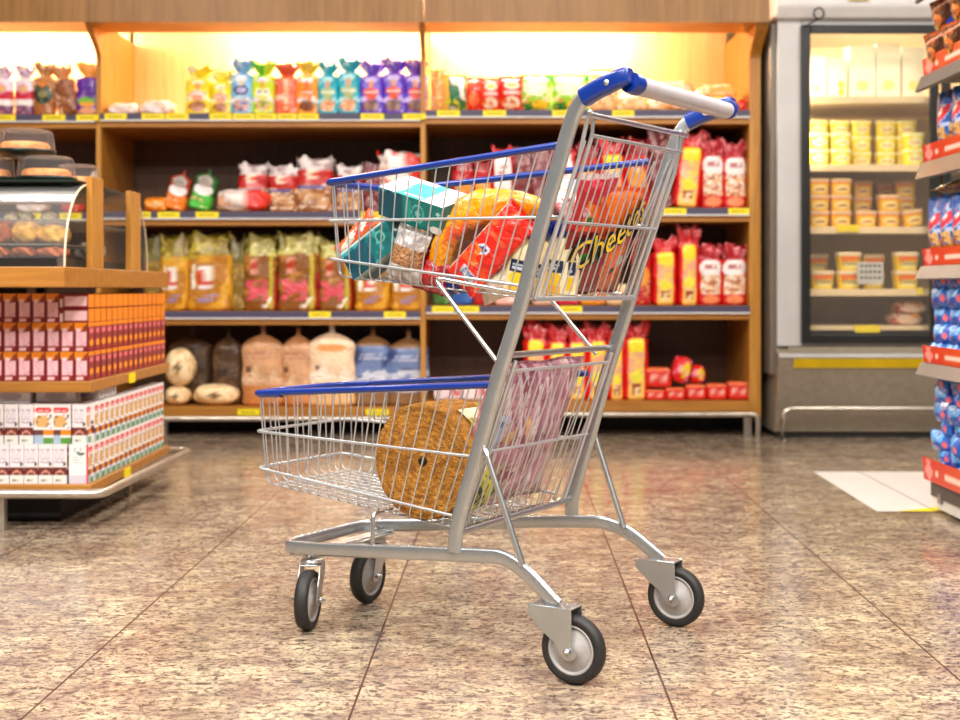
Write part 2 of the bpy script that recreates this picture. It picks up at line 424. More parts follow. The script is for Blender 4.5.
def printbox(w, d, h, des, n=14, nz=22, cuts=None):
    """des: dict side-> design; sides front(-y) back(+y) left(-x) right(+x) top bottom"""
    mb = MB()
    def face(o, eu, ev, key, ku, kv):
        u = np.linspace(0, 1, ku+1); v = np.linspace(0, 1, kv+1); Ug, Vg = np.meshgrid(u, v); Uf, Vf = Ug.ravel(), Vg.ravel()
        vs = np.asarray(o)+np.outer(Uf, eu)+np.outer(Vf, ev)
        c = Cv(Uf, Vf, np.linalg.norm(ev)/np.linalg.norm(eu)); des.get(key, des.get('front'))(c)
        fs = [(j*(ku+1)+i, j*(ku+1)+i+1, (j+1)*(ku+1)+i+1, (j+1)*(ku+1)+i) for j in range(kv) for i in range(ku)]
        mb.add(vs, fs, 0, c.c)
    a, b = w/2, d/2
    face((-a, -b, 0), (w, 0, 0), (0, 0, h), 'front', n, nz); face((a, b, 0), (-w, 0, 0), (0, 0, h), 'back', n, nz)
    face((a, -b, 0), (0, d, 0), (0, 0, h), 'right', n, nz); face((-a, b, 0), (0, -d, 0), (0, 0, h), 'left', n, nz)
    face((-a, -b, h), (w, 0, 0), (0, d, 0), 'top', n, n); face((-a, b, 0), (w, 0, 0), (0, -d, 0), 'bottom', 2, 2)
    return mb
def arc_bag(path, wid, thk, design, nt=30):
    """lumpy bag along a bent centre line; path of (point, widthscale)"""
    P = [Vector(p) for p in path]; n = len(P); vs = []; U = []; V = []
    for i, p in enumerate(P):
        t = (P[min(i+1, n-1)]-P[max(i-1, 0)]).normalized(); yv = Vector((0, 1, 0)); a = t.cross(yv).normalized(); s = i/(n-1)
        k = wid[i]; q = thk*min(1, (k/max(wid))*1.1)
        for j in range(nt):
            g = 2*pi*j/nt; r = 1+.06*sin(3*g+i*.8)+.05*sin(7*g-i*1.7)
            vs.append(p+a*(k/2*sin(g)*r)+yv*(-q/2*cos(g)*r)); U.append(.5+.5*sin(g)); V.append(s)
    fs = [(i*nt+j, i*nt+(j+1) % nt, (i+1)*nt+(j+1) % nt, (i+1)*nt+j) for i in range(n-1) for j in range(nt)]
    fs += [tuple(range(nt))[::-1], tuple(range((n-1)*nt, n*nt))]
    c = Cv(np.array(U), np.array(V), 2); design(c); return MB().add(vs, fs, 0, c.c, True)

# ------------------------------------------------------------------ setting
GD = 6.54      # front of the bread shelving
S = GD/FPX
struct('floor', MB().box(-5, 5, -1.5, 7.6, -.05, 0), M['floor'])
struct('wall_back', MB().box(-5, 5, 7.5, 7.6, 0, 3.3), M['wallm'])
struct('ceiling', MB().box(-5, 5, -1.5, 7.6, 3.3, 3.35), M['ceilm'])
# white floor marking with a yellow edge
def fl(px, py): d = EYE*FPX/(py-HZN); return (X(px, d), d)
mb = MB(); A = fl(813, 472); B_ = fl(877, 512); wx = 1.95
mb.add([(A[0], A[1], .0015), (B_[0], B_[1], .0015), (wx, B_[1], .0015), (wx, A[1], .0015)], [(0, 1, 2, 3)])
mb.add([(fl(897, 512)[0], B_[1], .0022), (1.95, B_[1], .0022), (1.95, B_[1]+.1, .0022), (fl(930, 505)[0], B_[1]+.085, .0022)], [(0, 1, 2, 3)], 1)
jx = lambda y: FLX+1.635+.0213*y
mb.add([(jx(A[1])-.002, A[1], .0024), (jx(B_[1])-.002, B_[1], .0024), (jx(B_[1])+.002, B_[1], .0024), (jx(A[1])+.002, A[1], .0024)], [(0, 1, 2, 3)], 2)
struct('trim_1', mb, [mat('white_floor_paint', (226, 220, 216), .3, 0, .03, 6), mat('yellow_floor_paint', (250, 226, 10), .35, 0, .03, 6), mat('joint_grout', (120, 96, 84), .7)])

# ------------------------------------------------------------------ bread shelving: three bays
BAYS = [('left', -3.42, X(103, GD)-.012), ('middle', X(103, GD)-.012, X(428, GD)-.012), ('right', X(428, GD)-.012, X(757, GD)+.02)]
BACK = 7.19
SHZ = {'left': (1.566, 1.088, .606, .130), 'middle': (1.572, 1.094, .610, .142), 'right': (1.588, 1.112, .636, .171)}
TAGS = {('middle', 0): [(105, 127), (142, 165), (166, 189), (210, 232), (233, 255), (256, 277), (278, 297), (298, 319), (361, 384), (403, 426)],
        ('left', 0): [(-6, 16), (43, 66), (77, 99)], ('right', 0): [(437, 460), (483, 506), (552, 575), (612, 634), (700, 722)],
        ('middle', 1): [(140, 151), (158, 180), (196, 219), (361, 384)], ('left', 1): [(20, 42), (60, 82)],
        ('right', 1): [(455, 478), (540, 562), (662, 686), (728, 749)],
        ('middle', 2): [(309, 331), (384, 406)], ('left', 2): [(30, 52)], ('right', 2): [(432, 454), (457, 479), (560, 582)],
        ('middle', 3): [(238, 260), (366, 389)], ('left', 3): [(30, 52)], ('right', 3): [(465, 489), (510, 532)]}
for name, x0, x1 in BAYS:
    t = thing('bread_shelving', {'left': 'wooden bread shelving bay at the left edge behind the cake case',
        'middle': 'wooden bread shelving bay with purple and teal bread bags on its lit top shelf',
        'right': 'wooden bread shelving bay beside the fridge with red packs on its shelves'}[name], 'shelf unit',
        ((x0+x1)/2, GD, 0), group=None)
    ox = (x0+x1)/2; hw = (x1-x0)/2
    prof = [(BACK-GD, .09), (.01, .09), (.01, 1.84)]
    for k in range(9):
        a = k/8; prof.append((.01-.19*(a*a*(3-2*a)), 1.84+.15*a))
    prof += [(-.18, 2.02), (BACK-GD, 2.02)]
    th = .024 if name != 'right' else .055
    obj('side_panel', MB().prism(prof, hw-th, hw, 0, 'yz'), M['wood'], t)
    if name == 'left': obj('side_panel', MB().prism(prof, -hw, -hw+.024, 0, 'yz'), M['wood'], t)
    zs0 = SHZ[name][0]-.03
    inl = -hw+.001 if name != 'left' else -hw+.025
    obj('back_panel', MB().box(inl, hw-th-.001, BACK-GD-.02, BACK-GD, zs0, 2.2), M['woodback'], t)
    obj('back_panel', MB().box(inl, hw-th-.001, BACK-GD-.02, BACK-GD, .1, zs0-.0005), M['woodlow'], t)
    zs = SHZ[name]
    for k, z in enumerate(zs):
        fy = .0 if k < 3 else -.01
        thk = .068 if k < 3 else .05
        obj('shelf', MB().box(inl, hw-th-.001, fy+.004, BACK-GD-.021, z-thk, z-.0005), M['woodh'], t)
        if k < 3:
            r = obj('price_rail', MB().box(inl, hw-th-.001, fy-.007, fy+.003, z-.033, z-.002).box(inl, hw-th-.001, fy-.012, fy+.003, z-.040, z-.0335, 1),
                    [M['rail'], M['white']], t)
        for (a, b) in TAGS.get((name, k), []):
            xa, xb = X(a, GD)-ox, X(b, GD)-ox
            zz = z-.018 if k < 3 else z-.024
            m = MB().box(xa, xb, fy-.0105 if k < 3 else fy-.004, fy-.0075 if k < 3 else fy+.003, zz-.0145, zz+.0145)
            yf = (fy-.0108 if k < 3 else fy-.0043)
            for i in range(5):
                cx = xa+(xb-xa)*(.18+.13*i)
                m.box(cx, cx+.009, yf, yf+.0005, zz-.004, zz+.003, 1)
            if k < 3: q = obj('price_tag', m, [M['yellow'], M['dkmark']], r)
            else: q = obj('price_tag', m, [M['yellow'], M['dkmark']], t)
    # header and canopy
    obj('header_board', MB().box(-hw+.001, hw-.001, -.20, -.182, 1.974, 2.5), M['woodhead'], t)
    obj('canopy_panel', MB().box(inl, hw-th-.001, -.181, .07, 1.975, 1.99), M['woodh'], t)
    obj('canopy_top', MB().box(-hw+.001, hw-.001, -.181, BACK-GD, 2.2, 2.218), M['white'], t)
    a, b = {'left': (-3.2, -1.95), 'middle': (X(205, GD), X(415, GD)), 'right': (X(445, GD), X(650, GD))}[name]
    obj('light_tube', MB().tube([(a-ox, .26, 2.06), (b-ox, .26, 2.06)], .014, 10), M['tube'], t)
    # kick, bumper rail and legs
    obj('kick_board', MB().box(inl, hw-.03, .30, .32, .0, .089), M['dark'], t)
    bz = {'left': .088, 'middle': .092, 'right': .112}[name]
    bm = MB().tube([(-hw, -.07, bz), (hw-.06, -.07, bz)], .013, 8)
    if name == 'right': bm = MB().tube(fillet([(-hw, -.07, bz), (hw-.03, -.07, bz), (hw-.03, -.07, .0)], .03), .013, 8)
    obj('bumper_rail', bm, M['steel'], t)
    for lx in (-hw+.3, hw-.06):
        obj('leg', MB().box(lx-.018, lx+.018, .02, .05, 0, .089), M['steel'], t)
    obj('bracket', MB().box(-.01, .01, -.075, .31, bz-.004, bz+.004), M['dark'], t)

# ------------------------------------------------------------------ print designs, some with painted glare
rd = (206, 22, 22); yl = (250, 214, 20); wh = (246, 240, 236); pk = (236, 150, 160)
def D_stars(base, dark, mid, foot, logo=(250, 200, 60), light=wh):
    def f(c):
        c.fill(base); c.blot(5, .62, light, 3); c.ell(.5, .66, .3, .05, light); c.ell(.5, .56, .16, .07, logo)
        c.ell(.5, .43, .34, .075, mid); c.ell(.5, .33, .2, .08, mid); c.ell(.5, .17, .32, .12, foot); c.blot(9, .6, dark, 5, (.15, .04, .85, .26))
        c.marks(.25, .4, .75, .46, wh, 1); c.shade(.12, 6, 2)
    return f
def D_purple(c): D_stars((104, 66, 206), (96, 60, 60), (238, 88, 60), (150, 100, 84), (250, 170, 40), (214, 196, 250))(c)
def D_teal(c): D_stars((10, 178, 200), (226, 140, 80), (176, 196, 130), (236, 178, 130), (250, 150, 40), (180, 240, 244))(c)
def D_yellow(c): D_stars((250, 226, 20), (150, 88, 40), (246, 160, 120), (190, 120, 70), (250, 140, 60), (255, 250, 190))(c)
def D_sky(c):
    D_stars((120, 190, 240), (60, 80, 150), (190, 220, 244), (222, 150, 110), (240, 190, 90))(c); c.ell(.5, .45, .32, .1, (34, 38, 90)); c.ell(.5, .44, .2, .06, (200, 190, 240))
def D_lime(c):
    D_stars((214, 240, 30), (120, 170, 60), (232, 220, 90), (240, 190, 120), (246, 170, 60))(c); c.rect(0, .72, .55, 1, (110, 214, 30))
    c.ell(.33, .43, .12, .07, wh); c.ell(.66, .43, .12, .07, wh); c.ell(.33, .43, .05, .03, (60, 60, 40)); c.ell(.66, .43, .05, .03, (60, 60, 40))
def D_redorange(c): c.fill((240, 110, 70)); c.blot(4, .6, (250, 190, 160), 4); c.rect(.38, .1, .6, .7, (250, 200, 150)); c.blot(10, .7, (220, 60, 40), 7); c.rect(0, .75, 1, 1, (232, 78, 34))
def D_orangeyel(c):
    D_stars((252, 160, 20), (120, 60, 20), (246, 120, 20), (150, 80, 40), (250, 90, 60))(c); c.rect(0, .74, 1, 1, (250, 206, 40)); c.blot(7, .62, (250, 240, 150), 8, (0, .7, 1, 1))
def D_whitepurple(c):
    c.fill((240, 226, 236)); c.rect(0, .2, 1, .34, wh); c.rect(0, 0, 1, .2, (120, 70, 110)); c.blot(7, .6, (180, 130, 150), 2, (0, 0, 1, .18)); c.rect(0, .34, 1, .5, (206, 34, 60))
    c.ell(.5, .55, .27, .12, (230, 150, 170)); c.ell(.5, .55, .16, .07, (230, 200, 70)); c.blot(6, .62, (150, 60, 170), 9, (0, .74, 1, 1))
def D_darkgreen(c):
    c.fill((196, 130, 70)); c.rect(0, 0, 1, .26, (170, 100, 40)); c.ell(.5, .42, .45, .2, (44, 62, 40)); c.ell(.5, .42, .2, .08, (150, 140, 90)); c.ell(.5, .6, .16, .06, (250, 140, 40)); c.blot(6, .62, (240, 200, 150), 3, (0, .5, 1, 1))
def D_brownloaf(c): c.fill((160, 96, 48)); c.rect(0, 0, .3, 1, (230, 180, 140)); c.blot(9, .55, (128, 68, 28), 4); c.rect(0, .76, 1, 1, (220, 150, 90))
def D_purpleblock(c):
    c.fill((92, 30, 160)); c.blot(5, .6, (150, 120, 180), 3, (0, .25, 1, .6)); c.ell(.45, .28, .35, .08, (120, 190, 30)); c.ell(.5, .22, .3, .05, (250, 170, 40)); c.rect(0, 0, 1, .12, (190, 130, 120)); c.ell(.5, .1, .3, .07, (250, 180, 130)); c.rect(0, .76, 1, 1, (248, 186, 80))
def D_flatwhite(c): c.fill((246, 226, 206)); c.rect(.1, .1, .9, .5, (250, 240, 240)); c.rect(.2, 0, .9, .14, (90, 60, 60)); c.blot(7, .66, (236, 190, 150), 3)
def D_greenwhite(c):
    c.fill((236, 196, 80)); c.poly([(.25, 0), (1, .0), (.95, 1), (.22, 1)], (18, 110, 66)); c.ell(.6, .82, .3, .12, wh); c.poly([(.6, .9), (.85, .8), (.95, .3), (.75, .35)], wh); c.blot(8, .6, (210, 220, 40), 3, (0, 0, 1, .35)); c.ell(.4, .1, .12, .06, wh)
def D_redsnack(c):
    c.fill((222, 40, 24)); c.ell(.52, .76, .32, .12, (250, 240, 220)); c.ell(.52, .76, .22, .07, (240, 200, 110)); c.rect(.2, .5, .85, .58, (244, 200, 190)); c.ell(.5, .26, .36, .18, (246, 220, 190)); c.blot(8, .6, (230, 110, 50), 3, (0, 0, 1, .42)); c.shade(.15, 8)
def D_redplain(c): c.fill((214, 38, 26)); c.ell(.5, .4, .3, .2, (240, 130, 70)); c.blot(9, .62, (240, 90, 50), 5); c.rect(0, .9, 1, 1, (180, 20, 20))
def D_limegreen(c):
    c.fill((150, 226, 50)); c.rect(0, .86, 1, 1, (20, 190, 40)); c.ell(.5, .66, .4, .22, (244, 250, 220)); c.blot(8, .55, (250, 250, 190), 4); c.ell(.25, .16, .2, .1, (20, 140, 60)); c.ell(.65, .2, .26, .12, (250, 220, 50)); c.blot(11, .66, (230, 170, 70), 6, (0, 0, 1, .4))
def D_paletoast(c): c.fill((252, 222, 166)); c.blot(10, .55, (244, 168, 90), 3); c.blot(14, .66, (255, 248, 230), 8); c.rect(0, 0, 1, .14, (240, 210, 160))
def D_orangetoast(c): c.fill((250, 190, 96)); c.blot(9, .55, (238, 120, 44), 3); c.blot(12, .64, (255, 240, 190), 8)
def D_redfoil(c): c.fill((226, 44, 24)); c.blot(7, .62, (250, 150, 130), 3)
def D_orangebun(c): c.fill((246, 136, 16)); c.ell(.5, .5, .25, .2, (250, 200, 130)); c.blot(7, .66, (255, 176, 60), 4); c.rect(0, 0, 1, .12, (214, 100, 20))
def D_leaner(col, head):
    def f(c):
        c.fill(col); c.rect(0, .4, 1, 1, head); c.ell(.5, .5, .42, .14, wh); c.ell(.5, .74, .32, .16, (176, 160, 150)); c.marks(.3, .7, .7, .8, (90, 90, 90), 2); c.blot(8, .66, (250, 200, 150), 3, (0, 0, 1, .3))
    return f
def D_whitered(c): c.fill((250, 232, 224)); c.rect(.62, 0, 1, 1, (228, 44, 24)); c.blot(6, .6, (236, 178, 140), 5, (0, .2, .7, .9)); c.blot(5, .7, (226, 60, 60), 2)
def D_bagbread(c):
    c.fill((150, 92, 52)); c.blot(7, .5, (206, 150, 96), 3, (0, 0, 1, .55)); c.blot(12, .66, (240, 216, 190), 8, (0, 0, 1, .5)); c.rect(.0, .52, 1, .8, (196, 34, 28)); c.ell(.45, .7, .2, .1, (248, 226, 200)); c.ell(.45, .7, .1, .05, (220, 70, 40)); c.rect(0, .44, .8, .48, (90, 90, 170)); c.rect(0, .8, 1, 1, (226, 214, 210)); c.blot(6, .62, (170, 140, 140), 4, (0, .8, 1, 1))
def D_redorange2(c): c.fill((190, 22, 26)); c.ell(.5, .45, .38, .16, (244, 150, 50)); c.blot(8, .6, (220, 150, 90), 2, (.1, .05, .9, .38)); c.rect(0, .8, 1, 1, (150, 18, 26))
def D_whitelogo(c): c.fill((216, 30, 30)); c.rect(.12, .35, .88, .9, wh); c.marks(.3, .55, .7, .75, (230, 110, 110), 2); c.ell(.5, .26, .34, .16, (240, 226, 214)); c.ell(.5, .2, .24, .1, (140, 84, 40))
def D_darkred(c): c.fill((120, 34, 38)); c.blot(6, .55, (180, 130, 130), 3); c.blot(9, .66, (80, 20, 22), 7)
def D_goldbread(c):
    c.fill((186, 120, 26)); c.blot(5, .5, (226, 164, 40), 3, sv=.4); c.rect(0, .74, 1, 1, (140, 116, 24)); c.blot(7, .6, (190, 170, 60), 8, (0, .7, 1, 1)); c.rect(.26, .3, .64, .58, wh); c.rect(.3, .34, .6, .54, (214, 44, 34)); c.ell(.45, .44, .1, .05, yl)
    c.marks(.3, .12, .68, .24, (150, 130, 170), 2); c.poly([(.12, .3), (.2, .3), (.24, .62), (.16, .62)], (250, 240, 220)); c.poly([(.4, .4), (.5, .4), (.66, .64), (.56, .66)], (255, 250, 236))  # pale slanted polygons are film glare painted into the bag colour
def D_pinkbread(c):
    c.fill((140, 84, 24)); c.blot(6, .55, (190, 128, 50), 3); c.rect(0, .76, 1, 1, (150, 134, 44)); c.blot(7, .6, (206, 196, 110), 8, (0, .74, 1, 1)); c.rect(.2, .5, .44, .72, (226, 150, 120)); c.ell(.32, .61, .09, .06, (190, 50, 30))
    c.blot(6, .45, (222, 84, 96), 5, (.05, .14, .72, .42)); c.rect(.78, .02, .88, .76, (196, 176, 40)); c.rect(.92, 0, 1, .5, (170, 30, 24)); c.poly([(.6, .03), (.66, .03), (.84, .16), (.8, .2)], (255, 246, 220))
def D_greenish(c): c.fill((132, 100, 26)); c.blot(6, .55, (176, 140, 50), 3); c.rect(0, .7, 1, 1, (110, 98, 26))
def D_peach(c): c.fill((214, 160, 116)); c.blot(5, .6, (236, 194, 156), 3); c.rect(0, 0, 1, .26, (206, 130, 70)); c.rect(.1, .44, .26, .5, (110, 74, 60)); c.marks(.1, .6, .9, .74, (190, 130, 100), 2); c.rect(0, .8, 1, 1, (190, 132, 84)); c.shade(.12, 7)
def D_pale(c): c.fill((250, 214, 176)); c.blot(5, .6, (255, 236, 214), 3); c.ell(.5, .74, .34, .06, (240, 160, 90)); c.rect(.12, .46, .24, .52, (120, 90, 80)); c.rect(0, .0, 1, .18, (240, 190, 130)); c.rect(0, .93, 1, 1, wh); c.shade(.1, 7)
def D_darkloaf(c): c.fill((84, 58, 36)); c.blot(6, .6, (112, 82, 54), 3); c.rect(.2, .4, .5, .48, (60, 40, 30)); c.shade(.15, 6)
def D_bluelabel(c): c.fill((140, 100, 60)); c.rect(.0, .2, 1, .78, (112, 132, 178)); c.blot(6, .5, (60, 78, 130), 3, (0, .48, 1, .78)); c.blot(5, .5, (206, 210, 224), 9, (0, .2, 1, .48)); c.marks(.15, .6, .85, .72, (200, 204, 222), 2)
def D_roll(c):
    c.fill((252, 222, 172)); r = np.hypot(c.U-.5, (c.V-.5)); c.mask(np.abs(np.sin(r*26+np.arctan2(c.V-.5, c.U-.5))) < .25, (224, 170, 100)); c.ell(.5, .5, .14, .14, (120, 84, 56)); c.shade(.1, 6)
def D_yellowred(c): c.fill((220, 24, 20)); c.rect(.2, 0, .8, .8, (250, 200, 90)); c.ell(.5, .72, .3, .14, (250, 226, 40)); c.blot(8, .52, (236, 170, 130), 4, (.2, .2, .8, .62)); c.ell(.5, .3, .26, .08, (240, 226, 60)); c.rect(.3, .06, .7, .2, (244, 214, 150)); c.blot(9, .56, (150, 40, 30), 6, (.3, .06, .7, .2)); c.rect(0, .8, 1, 1, (208, 18, 26)); c.blot(9, .66, (250, 130, 130), 15, (0, .8, 1, 1))
def D_whitehead(c): c.fill((212, 24, 24)); c.ell(.5, .62, .44, .17, wh); c.marks(.24, .6, .76, .7, (190, 110, 110), 2); c.rect(.1, .18, .9, .52, (236, 186, 140)); c.blot(8, .5, (250, 232, 212), 4, (.1, .18, .9, .52)); c.blot(9, .62, (186, 110, 70), 6, (.1, .18, .9, .5)); c.ell(.5, .1, .34, .08, (244, 140, 90)); c.rect(0, .77, 1, 1, (176, 14, 28)); c.blot(9, .68, (236, 110, 120), 15, (0, .8, 1, 1))
def D_redpack(c): c.fill((226, 34, 20)); c.ell(.5, .46, .36, .14, (250, 200, 180)); c.ell(.5, .46, .3, .08, (216, 60, 50)); c.rect(0, .8, 1, 1, (240, 110, 60)); c.shade(.1, 5)
def D_redyel(c): c.fill((226, 34, 30)); c.ell(.7, .55, .25, .3, (250, 220, 40)); c.blot(6, .62, (244, 150, 190), 3)
def D_plain(col, col2): 
    def f(c): c.fill(col); c.blot(6, .6, col2, 3); c.marks(.2, .55, .8, .75, wh, 1)
    return f

# (kind, x0, x1, ytop, design, label, lean)
def shelfrow(bay, k, rows, group, defcat='bread bag'):
    z0 = SHZ[bay][k]
    for i, r in enumerate(rows):
        kind, x0, x1, yt, des, label = r[:6]; lean = r[6] if len(r) > 6 else 0; back = r[7] if len(r) > 7 else 0; lift = r[8] if len(r) > 8 else 0
        d = 6.60+back; w = (x1-x0)*d/FPX*.985; zb = z0+lift; h = Z(yt, d)-zb; dep = min(.11, max(.07, w*.8))
        nm = 'bread_bag'; cat = defcat; mt = M['film']; sd = i*3+k*11+len(bay)
        if kind == 'tied': mb = tied(w*1.04, dep, h, des, .77, .9, .3, 3.4, sd, rip=.2, drop=.06)
        elif kind == 'tall': mb = tied(w*1.04, dep, h, des, .8, 1.02, .66, 3.0, sd, rip=.2, drop=.06)
        elif kind == 'loaf': mb = tied(w*1.03, dep, h, des, .93, .12, .07, 3.2, sd, rip=.05, drop=.18); mt = M['soft']
        elif kind == 'open': mb = tied(w*1.02, dep, h, des, .84, 1.0, .82, 3.6, sd, rip=.07, drop=.1)
        elif kind == 'pillow': mb = pillow(w*1.02, h, dep*.9, des, sd); nm = 'snack_bag'; cat = 'snack bag'
        elif kind == 'puff': dep = min(.16, w*1.0); mb = puff(w, dep, h, des, 3.2, sd); nm = 'bread_pack'; cat = 'bread pack'
        elif kind == 'roll': dep = .14; mb = puff(w, dep, h, des, 2.3, sd, lump=.04); nm = 'round_bread'; cat = 'bread'; mt = M['soft']
        elif kind == 'block': mb = puff(w, dep, h, des, 7, sd, lump=.02); nm = 'bread_pack'; cat = 'bread pack'
        y = d+dep/2
        zz = zb + (abs(sin(lean))*w/2)
        o = obj(nm, mb, mt, None, ((X((x0+x1)/2, d)), y, zz), rot=(0, lean, 0)); tag(o, label, cat, group)
        o.location.x += -sin(lean)*h/2*.9 if lean else 0
shelfrow('left', 0, [
 ('tied', -9, 11, 67, D_whitepurple, 'white and purple gathered bread bag cut by the left picture edge'),
 ('tied', 14, 32, 67, D_whitepurple, 'white and purple gathered bread bag next to the dark green one'),
 ('tied', 32, 53, 63, D_darkgreen, 'brown bread bag with dark green oval and orange tie on the left top shelf'),
 ('tied', 53, 74, 68, D_brownloaf, 'brown sliced loaf bag leaning at the left top shelf', -.18),
 ('tied', 75, 100, 64, D_purpleblock, 'purple bread bag with orange tie standing against the left divider')], 'bread bags on the left top shelf')
shelfrow('middle', 0, [
 ('puff', 106, 137, 102, D_flatwhite, 'flat white bread pack lying beside the left divider'),
 ('puff', 138, 171, 99, D_flatwhite, 'flat white bread pack lying nearer the yellow bags')], 'flat packs on the middle top shelf')
shelfrow('middle', 0, [
 ('tied', 185, 210, 66, D_yellow, 'yellow tied bread bag, first of the middle top row'),
 ('tied', 210, 231, 72, D_yellow, 'shorter yellow bread bag beside the light blue one'),
 ('tied', 230, 252, 60, D_sky, 'light blue tied bread bag with a dark badge'),
 ('tied', 251, 274, 62, D_lime, 'yellow and lime green bread bag with a goggle-like pattern'),
 ('tied', 274, 298, 64, D_redorange, 'see-through red and orange bread bag on the middle top shelf'),
 ('tied', 296, 318, 62, D_orangeyel, 'orange bread bag with a yellow gathered top'),
 ('tied', 317, 338, 62, D_teal, 'teal tied bread bag, left one of two'),
 ('tied', 337, 360, 58, D_teal, 'teal tied bread bag, right and taller one of two'),
 ('tied', 359, 383, 62, D_purple, 'purple tied bread bag next to the teal bags'),
 ('tied', 382, 405, 59, D_purple, 'purple tied bread bag in the middle of the purple trio'),
 ('tied', 404, 427, 61, D_purple, 'purple tied bread bag against the middle divider')], 'tied bread bags on the middle top shelf')
shelfrow('right', 0, [
 ('pillow', 431, 446, 69, D_orangetoast, 'narrow orange snack bag against the middle divider', 0, .04),
 ('pillow', 443, 467, 74, D_greenwhite, 'dark green, white and yellow snack bag on the right top shelf'),
 ('pillow', 464, 483, 77, D_redplain, 'plain red snack bag behind the green one', 0, .04),
 ('pillow', 480, 501, 78, D_redsnack, 'red snack bag with white oval, left of two'),
 ('pillow', 499, 524, 76, D_redsnack, 'red snack bag with white oval, right of two'),
 ('pillow', 519, 552, 74, D_limegreen, 'lime green and white snack bag, first of the three'),
 ('pillow', 551, 590, 74, D_limegreen, 'lime green and white snack bag left of the trolley handle'),
 ('pillow', 588, 620, 68, D_paletoast, 'pale cream snack bag behind the blue trolley handle', 0, .05),
 ('puff', 618, 648, 92, D_paletoast, 'low pale toast pack behind the near end of the trolley handle'),
 ('puff', 648, 694, 95, D_paletoast, 'low pale toast pack under the grey trolley handle'),
 ('puff', 694, 740, 95, D_orangetoast, 'orange toast pack lying at the bottom near the right panel'),
 ('puff', 652, 696, 80, D_paletoast, 'pale toast pack, upper one behind the grey handle', 0, .05, .062),
 ('puff', 696, 738, 83, D_orangetoast, 'orange toast pack on top of another near the right panel', 0, 0, .062),
 ('puff', 739, 750, 99, D_redfoil, 'small red foil pack against the right panel')], 'snack bags on the right top shelf', 'snack bag')
shelfrow('middle', 1, [
 ('puff', 142, 169, 197, D_orangebun, 'round orange wrapped bun pack beside the cake case'),
 ('loaf', 166, 188, 173, D_leaner((246, 130, 20), (166, 60, 30)), 'orange bread bag leaning with a white band', .27),
 ('loaf', 191, 214, 172, D_leaner((70, 196, 60), (40, 110, 50)), 'green bread bag leaning with a white band', .27),
 ('puff', 214, 268, 189, D_whitered, 'white and red bread pack lying on its side', 0, -.06),
 ('open', 237, 269, 164, D_bagbread, 'clear brown bread bag with red label behind the white and red pack', 0, .05),
 ('open', 268, 297, 166, D_bagbread, 'clear brown bread bag with red label, narrow, second from left'),
 ('open', 296, 333, 158, D_bagbread, 'clear brown bread bag with red label, large, left of the trolley basket'),
 ('open', 335, 363, 165, D_bagbread, 'clear brown bread bag seen through the front of the upper basket'),
 ('open', 363, 379, 164, D_darkred, 'dark red bread bag behind the upper basket rim'),
 ('open', 378, 424, 153, D_whitered, 'white bread bag with a bow top behind the upper basket rim')], 'bread bags on the second shelf of the middle bay')
shelfrow('left', 1, [
 ('puff', 60, 82, 196, D_redfoil, 'red wrapped bread pack seen through the cake case'),
 ('puff', 14, 44, 197, D_flatwhite, 'pale bread pack seen through the cake case'),
 ('puff', 88, 101, 172, D_flatwhite, 'pale pack behind the cake domes')], 'packs on the left second shelf')
shelfrow('right', 1, [
 ('open', 452, 474, 160, D_redorange2, 'red bread bag with orange oval, nearer the middle divider'),
 ('open', 473, 493, 160, D_redorange2, 'red bread bag with orange oval, left of the white-labelled bag'),
 ('open', 492, 514, 148, D_whitelogo, 'red bread bag with large white label seen over the snack bags'),
 ('open', 513, 532, 150, D_darkred, 'dull red bread bag behind the near trolley post, left'),
 ('open', 531, 552, 150, D_darkred, 'dull red bread bag behind the near trolley post, right'),
 ('open', 552, 576, 150, D_whitelogo, 'red bread bag with white label behind the trolley gate, left side'),
 ('tall', 576, 600, 145, D_redorange2, 'red bread bag with orange oval seen through the trolley gate'),
 ('tall', 599, 626, 140, D_yellowred, 'red and yellow bread bag seen through the trolley gate'),
 ('tall', 625, 650, 140, D_redorange2, 'red bread bag seen just left of the far trolley post'),
 ('tall', 650, 674, 130, D_darkred, 'dark red bread bag behind the far trolley post'),
 ('tall', 676, 704, 132, D_yellowred, 'red and yellow bread bag leaning right of the trolley', .1),
 ('tall', 702, 725, 140, D_whitehead, 'red bread bag with white arched head, left of the pair on the second shelf'),
 ('tall', 724, 748, 142, D_whitehead, 'red bread bag with white arched head beside the right panel, second shelf')], 'red bread bags on the second shelf of the right bay')
shelfrow('middle', 2, [
 ('open', 143, 163, 238, D_greenish, 'olive brown bread bag half hidden by the carton island', 0, .04),
 ('open', 159, 188, 237, D_goldbread, 'golden bread bag with red label beside the carton island'),
 ('open', 185, 231, 235, D_goldbread, 'wide golden bread bag with red label and bright glare'),
 ('open', 229, 246, 240, D_greenish, 'brown side of a bread bag between golden and pink-printed bags', 0, .03),
 ('open', 243, 277, 237, D_pinkbread, 'brown bread bag with pink print, left of three'),
 ('open', 277, 319, 235, D_pinkbread, 'brown bread bag with pink print, wide middle one of three'),
 ('open', 318, 353, 240, D_pinkbread, 'brown bread bag with pink print under the basket front'),
 ('open', 354, 390, 243, D_goldbread, 'golden bread bag under the upper basket, left'),
 ('open', 390, 427, 243, D_goldbread, 'golden bread bag under the upper basket against the middle divider')], 'bread bags on the third shelf of the middle bay')
